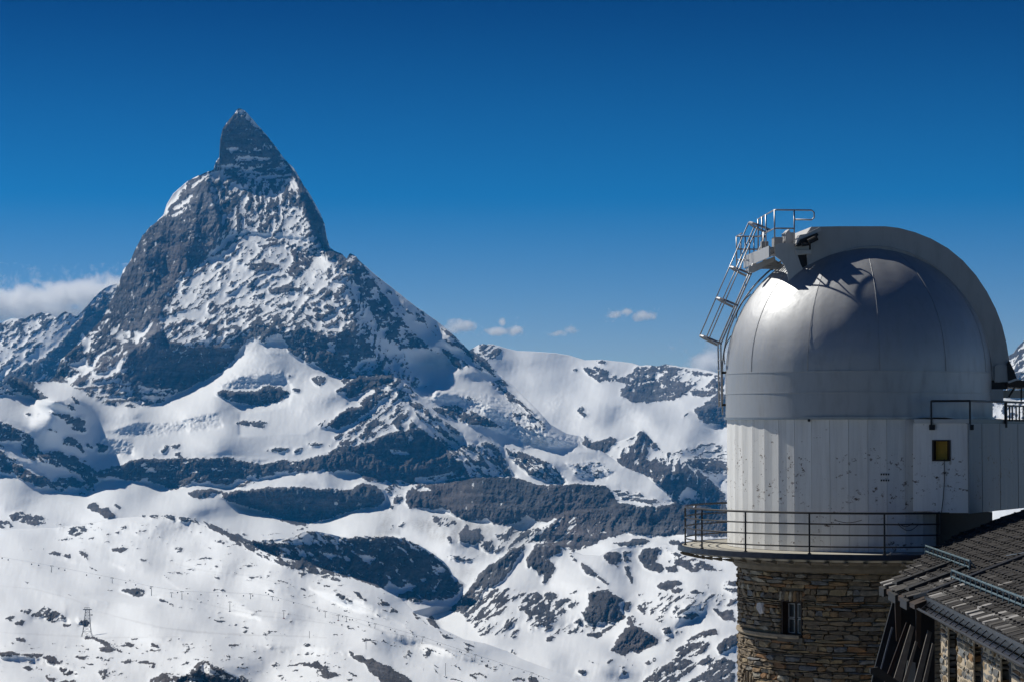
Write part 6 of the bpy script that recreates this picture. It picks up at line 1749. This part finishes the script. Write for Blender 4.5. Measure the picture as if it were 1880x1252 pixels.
# ------------------------------------------------------------------ the rocky ridge the buildings stand on (below the frame)
vs, fs2 = [], []; nx_, ny_ = 60, 70
for j in range(ny_):
    for i in range(nx_):
        x = -60 + 150 * i / (nx_ - 1); y = -30 + 150 * j / (ny_ - 1)
        dx, dy = (x - 12) / 24.0, (y - 48) / 30.0
        r = math.sqrt(dx * dx + dy * dy)
        zz = -13.4 - 14 * max(0, r - .8) ** 1.3 + 1.0 * math.sin(x * .31 + 1.7 * math.sin(y * .13)) * .5 + .5 * math.sin(y * .23 + x * .11)
        vs.append((x, y, zz))
for j in range(ny_ - 1):
    for i in range(nx_ - 1): fs2.append((j * nx_ + i, j * nx_ + i + 1, (j + 1) * nx_ + i + 1, (j + 1) * nx_ + i))
tag(link_mesh('ridge_ground', vs, fs2, M['ridge_rock'], None, True), kind='structure')
# air
def box_mesh(name, a, b, mat=None, parent=None):
    x0, y0, z0 = a; x1, y1, z1 = b
    v = [(x0, y0, z0), (x1, y0, z0), (x1, y1, z0), (x0, y1, z0), (x0, y0, z1), (x1, y0, z1), (x1, y1, z1), (x0, y1, z1)]
    f = [(0, 3, 2, 1), (4, 5, 6, 7), (0, 1, 5, 4), (1, 2, 6, 5), (2, 3, 7, 6), (3, 0, 4, 7)]
    return link_mesh(name, v, f, mat, parent)
m = bpy.data.materials.new('thin_air'); m.use_nodes = True
nt = m.node_tree; nt.nodes.clear()
o_ = nt.nodes.new('ShaderNodeOutputMaterial'); pv = nt.nodes.new('ShaderNodeVolumePrincipled')
pv.inputs['Color'].default_value = (0.04, 0.42, 0.98, 1)
pv.inputs['Density'].default_value = 0.000020
pv.inputs['Anisotropy'].default_value = 0.0
nt.links.new(pv.outputs[0], o_.inputs['Volume'])
tag(box_mesh('haze', (-9100, -1000, -1651), (9100, 15600, 1650), m), kind='stuff')
# ================================================================== ski lifts on the hill
def hill(x, y, up=0.0):
    D = float(SHEETS['ski_hill'](np.array([[x]], np.float32), np.array([[y]], np.float32))[0, 0])
    p = at(x, y, D); p.z += up; return p
def scaled(x, y): return float(SHEETS['ski_hill'](np.array([[x]], np.float32), np.array([[y]], np.float32))[0, 0]) / F_PX   # metres per photo pixel
M['pylon'] = simple_mat('pylon_steel', (0.06, 0.062, 0.068), 0.6, 0.3, 0.1, 1)
M['cabin'] = simple_mat('cabin_dark', (0.02, 0.022, 0.026), 0.5, 0.1, 0.1, 1)
M['red_paint'] = simple_mat('red_pad', (0.35, 0.03, 0.02), 0.7, 0, 0.1, 1)
def t_pylon(x, yb, yt, label, base=None, lean=0.0):
    p = hill(x, yb, -.5); s = scaled(x, yb); h = (yb - yt) * s
    r = empty('lift_pylon', p); tag(r, label, 'lift pylon', 'ski lift pylons on the snowy hill')
    w = max(.35, .55 * s); lx = lean * s
    MB().hexa([(-w, -w, 0), (w, -w, 0), (w, w, 0), (-w, w, 0), (lx - w * .6, -w * .6, h), (lx + w * .6, -w * .6, h), (lx + w * .6, w * .6, h), (lx - w * .6, w * .6, h)]).build('mast', M['pylon'], r)
    a = 2.6 * s
    MB().box((lx - a, -w * .5, h), (lx + a, w * .5, h + .7 * s)).build('cross_arm', M['pylon'], r)
    for q in (-1, 1): MB().box((lx + q * a - .5 * s, -w, h - .9 * s), (lx + q * a + .5 * s, w, h - .05)).build('sheave', M['pylon'], r)
    if base: MB().box((-1.7 * s, -1.5 * s, 0), (1.7 * s, 1.5 * s, 1.6 * s)).build('base_pad', M[base], r)
    return r
TP = [(94, 1050, 1038, 'tiny lift pylon highest up at the left of the snowfield', None, 1), (206, 1070, 1060, 'tiny lift pylon above left of the large dark rock outcrop', None, 0), (278, 1093, 1076, 'thin lift pylon just right of the dark outcrop', None, 0),
      (315, 1096, 1087, 'small plain lift pylon left of a taller one beyond the outcrop', None, 0), (334, 1100, 1085, 'tall lift pylon in mid-slope right of the dark outcrop', None, 0), (422, 1122, 1104, 'spire-like lift pylon with dark base in the middle of the slope', 'cabin', 0),
      (460, 1099, 1089, 'small lift pylon below a line of stones in mid-slope', None, 0), (500, 1101, 1094, 'short lift pylon at the end of a stone line', None, 0), (521, 1135, 1120, 'lift pylon with red padded base on the open piste', 'red_paint', 0),
      (597, 1133, 1121, 'lift pylon leftmost of the three standing close together', None, 0), (621, 1139, 1128, 'lift pylon with red base between two neighbours', 'red_paint', 0), (636, 1141, 1131, 'lift pylon rightmost of the three standing close together', 'cabin', 0),
      (688, 1153, 1144, 'lift pylon at the top of a short track, lower right slope', None, 1), (737, 1177, 1166, 'slim pylon halfway down the right edge of the slope', None, 1), (774, 1181, 1168, 'leaning pylon beside a broken stone line', None, 3),
      (871, 1213, 1201, 'leaning pylon near the right edge of the hill', None, 2), (975, 1248, 1234, 'lowest leaning pylon at the bottom right of the hill', None, 2)]
for a in TP: t_pylon(a[0], a[1], a[2], a[3], a[4], a[5])
for x, yb, yt, lab in ((568, 1171, 1157, 'lone upright pole on the piste left of a dark stone line'), (672, 1191, 1173, 'lone upright pole behind a patch of bare stones'), (818, 1240, 1216, 'tallest lone pole low on the right of the slope')):
    p = hill(x, yb, -.5); s = scaled(x, yb)
    o = MB().tube([(0, 0, 0), (0, 0, (yb - yt) * s)], .42 * s, 6).build('piste_pole', M['pylon']); o.location = p; tag(o, lab, 'pole', 'poles on the ski hill')
# the large lattice tower of the cable car
x0, yb, yt = 159.5, 1167.5, 1118.0
s = scaled(x0, yb); B = hill(x0, yb, -1.0); H = (yb - yt) * s
tw = empty('lattice_tower', B); tag(tw, 'tall four-legged steel lattice cable-car tower on a stony knoll at lower left', 'lattice tower')
LG = []
for i, (qx, qy) in enumerate(((-1, -1), (1, -1), (1, 1), (-1, 1))):
    w0, w1 = 10.0 * s, 3.6 * s
    f = lambda t, qx=qx, qy=qy: Vector((qx * (w0 + (w1 - w0) * t ** .55) + (.8 * s * t), qy * (w0 + (w1 - w0) * t ** .55) * .55, H * t))
    LG.append(f)
    MB().tube([f(t / 6) for t in range(7)], .36 * s, 4).build('leg', M['pylon'], tw)
lv = [0, .2, .38, .54, .68, .8, .9, 1.0]
for a, b in zip(lv[:-1], lv[1:]):
    mb = MB()
    for i in range(4):
        p, q = LG[i], LG[(i + 1) % 4]
        mb.tube([p(b), q(b)], .2 * s, 4); mb.tube([p(a), q(b)], .17 * s, 4); mb.tube([q(a), p(b)], .17 * s, 4)
    mb.build('bracing', M['pylon'], tw)
MB().box((-7.0 * s, -2.2 * s, H), (8.4 * s, 2.2 * s, H + 1.3 * s)).build('head_beam', M['pylon'], tw)
mb = MB()
for q in (-4.4, -1.5, 1.8, 5.4): mb.tube([(q * s, -2 * s, H + 1.2 * s), (q * s, -2 * s, H + 4.4 * s)], .35 * s, 4)
mb.tube([(-4.4 * s, -2 * s, H + 4.3 * s), (5.4 * s, -2 * s, H + 4.3 * s)], .4 * s, 4); mb.build('head_frame', M['pylon'], tw)
MB().box((6.6 * s, -1 * s, H - 10.0 * s), (10.2 * s, 1 * s, H - 8.4 * s)).build('side_arm', M['pylon'], tw)
# chairs / cabins hanging from the ropes
CB = P("4,1024 15,1027 58,1035 71,1037 108,1043 119,1046 159,1055 183,1060 231,1069 249,1073 276,1079 326,1087 345,1089 369,1091 400,1093 416,1093 447,1093 464,1093 488,1087 493,1090 511,1101 539,1106 586,1121 629,1131 642,1137 647,1137 677,1142 678,1147 717,1155 725,1158 765,1168 803,1181 808,1183 844,1195 847,1197 884,1207 897,1213 922,1221 940,1227 962,1233 989,1241 998,1245 363,1099 382,1102 400,1107")
cab0 = None
for i, (x, y) in enumerate(CB):
    s = scaled(x, y + 4); p = hill(x, y + 4, 0); p.z += 4 * s
    if cab0 is None:
        bm = bmesh.new(); bmesh.ops.create_cube(bm, size=1.0); bmesh.ops.scale(bm, vec=(1, 1, 1.15), verts=bm.verts); bmesh.ops.bevel(bm, geom=list(bm.edges), offset=.15, segments=1, affect='EDGES')
        me = bpy.data.meshes.new('lift_cabin'); bm.to_mesh(me); bm.free(); me.materials.append(M['cabin']); cab0 = me
    o = bpy.data.objects.new('lift_cabin', cab0); col.objects.link(o); o.location = p
    k = (1.9 if i < 41 else 1.2) * s; o.scale = (k, k, k * 1.1)
    tag(o, 'tiny dark lift cabin hanging over the ski slope between the pylons', 'lift cabin', 'lift cabins hanging over the ski slope')
# thin haul ropes between the pylons
def rope(pts, label, up=9):
    mb = MB(); q = []
    for x, y in pts: s = scaled(x, y); v = hill(x, y + up); v.z += up * s; q.append(v)
    mb.tube(q, .16, 4); o = mb.build('lift_rope', M['pylon']); tag(o, label, 'rope')
rope(P("-20,1018 94,1038 206,1060 278,1076 334,1085 460,1089 500,1094 597,1121"), 'thin upper lift rope running across the left snow slope')
rope(P("597,1121 688,1144 774,1168 871,1201 975,1234 1010,1248"), 'thin lift rope running down the right edge of the hill')
# ================================================================== clouds beyond the air box
def cloud(label, blobs, D, dens, nscale, thr, depth=420.0, seed=0.0, stretch=1.0):
    """soft puffs: one mesh of overlapping ellipsoids filled with broken vapour"""
    bm = bmesh.new()
    xs = [b[0] for b in blobs]; ys = [b[1] for b in blobs]
    c = at(sum(xs) / len(xs), sum(ys) / len(ys), D); s = D / F_PX
    x0 = min(b[0] - b[2] for b in blobs); x1 = max(b[0] + b[2] for b in blobs); y0 = min(b[1] - b[3] for b in blobs); y1 = max(b[1] + b[3] for b in blobs)
    a, b2 = at(x0, y1, D), at(x1, y0, D)
    o = box_mesh('cloud', (a.x - c.x, -depth, a.z - c.z), (b2.x - c.x, depth, b2.z - c.z)); o.location = c
    m = bpy.data.materials.new('cloud_vapour'); m.use_nodes = True; nt = m.node_tree; nt.nodes.clear(); b = NT(nt)
    out = b.n('ShaderNodeOutputMaterial'); pv = b.n('ShaderNodeVolumePrincipled')
    pv.inputs['Color'].default_value = (.97, .975, .98, 1); pv.inputs['Anisotropy'].default_value = 0.45
    pos = b.n('ShaderNodeTexCoord').outputs['Object']
    warp = b.n('ShaderNodeTexNoise'); warp.inputs['Scale'].default_value = 1 / (nscale * 1.6); warp.inputs['Detail'].default_value = 4; b.l(pos, warp.inputs['Vector'])
    wv = b.n('ShaderNodeVectorMath', operation='MULTIPLY_ADD'); b.l(warp.outputs['Color'], wv.inputs[0]); wv.inputs[1].default_value = (nscale * 1.1,) * 3
    sb = b.n('ShaderNodeVectorMath', operation='SUBTRACT'); b.l(pos, sb.inputs[0]); sb.inputs[1].default_value = (nscale * .55,) * 3; b.l(sb.outputs[0], wv.inputs[2])
    env = None
    for bx, by, rx, ry in blobs:
        q = at(bx, by, D) - c
        mp = b.mapping(wv.outputs[0], (1 / (rx * s), 1 / (depth * .8), 1 / (ry * s)), (0, 0, 0), (-q.x / (rx * s), 0, -q.z / (ry * s)))
        ln = b.n('ShaderNodeVectorMath', operation='LENGTH'); b.l(mp, ln.inputs[0])
        v = b.math('SUBTRACT', 1.0, ln.outputs['Value'], clamp=True)
        env = v if env is None else b.math('MAXIMUM', env, v)
    nz = b.noise(b.mapping(pos, (1 / nscale, 1 / nscale, 1 / nscale * stretch), (0, R(-12), 0), (seed, 0, 0)), 1.0, 5, .62)
    d = b.math('MULTIPLY', b.math('SUBTRACT', b.math('ADD', b.math('MULTIPLY', env, 1.15), b.math('MULTIPLY', nz, 2.4)), thr + .88, clamp=True), dens)
    b.l(d, pv.inputs['Density']); b.l(pv.outputs[0], out.inputs['Volume'])
    m.cycles.volume_step_rate = 1.0
    o.data.materials.append(m)
    tag(o, label, 'cloud')
DCL = 16300.0
cloud('long white cloud bank over the ridge at the left edge', [(-20, 560, 90, 42), (50, 552, 75, 36), (110, 545, 65, 40), (165, 538, 62, 42), (215, 530, 55, 40), (90, 575, 110, 22), (185, 570, 60, 30)], DCL, .03, 130.0, .62, 500, 0)
cloud('small puff of cloud touching the right skyline of the great peak', [(842, 601, 40, 17), (862, 598, 26, 13)], DCL, .03, 70.0, .66, 160, 3)
cloud('ragged two-lobed cloud above the glacier plateau', [(912, 609, 34, 11), (945, 607, 28, 12), (922, 594, 12, 12)], DCL, .035, 55.0, .66, 150, 7)
cloud('thinnest wispy cloud scrap in mid-sky over the plateau', [(1048, 606, 22, 12), (1025, 612, 32, 7)], DCL, .018, 50.0, .68, 120, 11)
cloud('highest small bright cloud left of the ladder', [(1180, 580, 32, 13), (1150, 574, 24, 10), (1128, 578, 20, 9)], DCL, .035, 55.0, .66, 140, 15)
cloud('soft cloud rising behind the rocky ridge beside the dome', [(1310, 672, 70, 34), (1350, 660, 80, 42), (1270, 690, 40, 14)], DCL, .03, 110.0, .64, 300, 19)
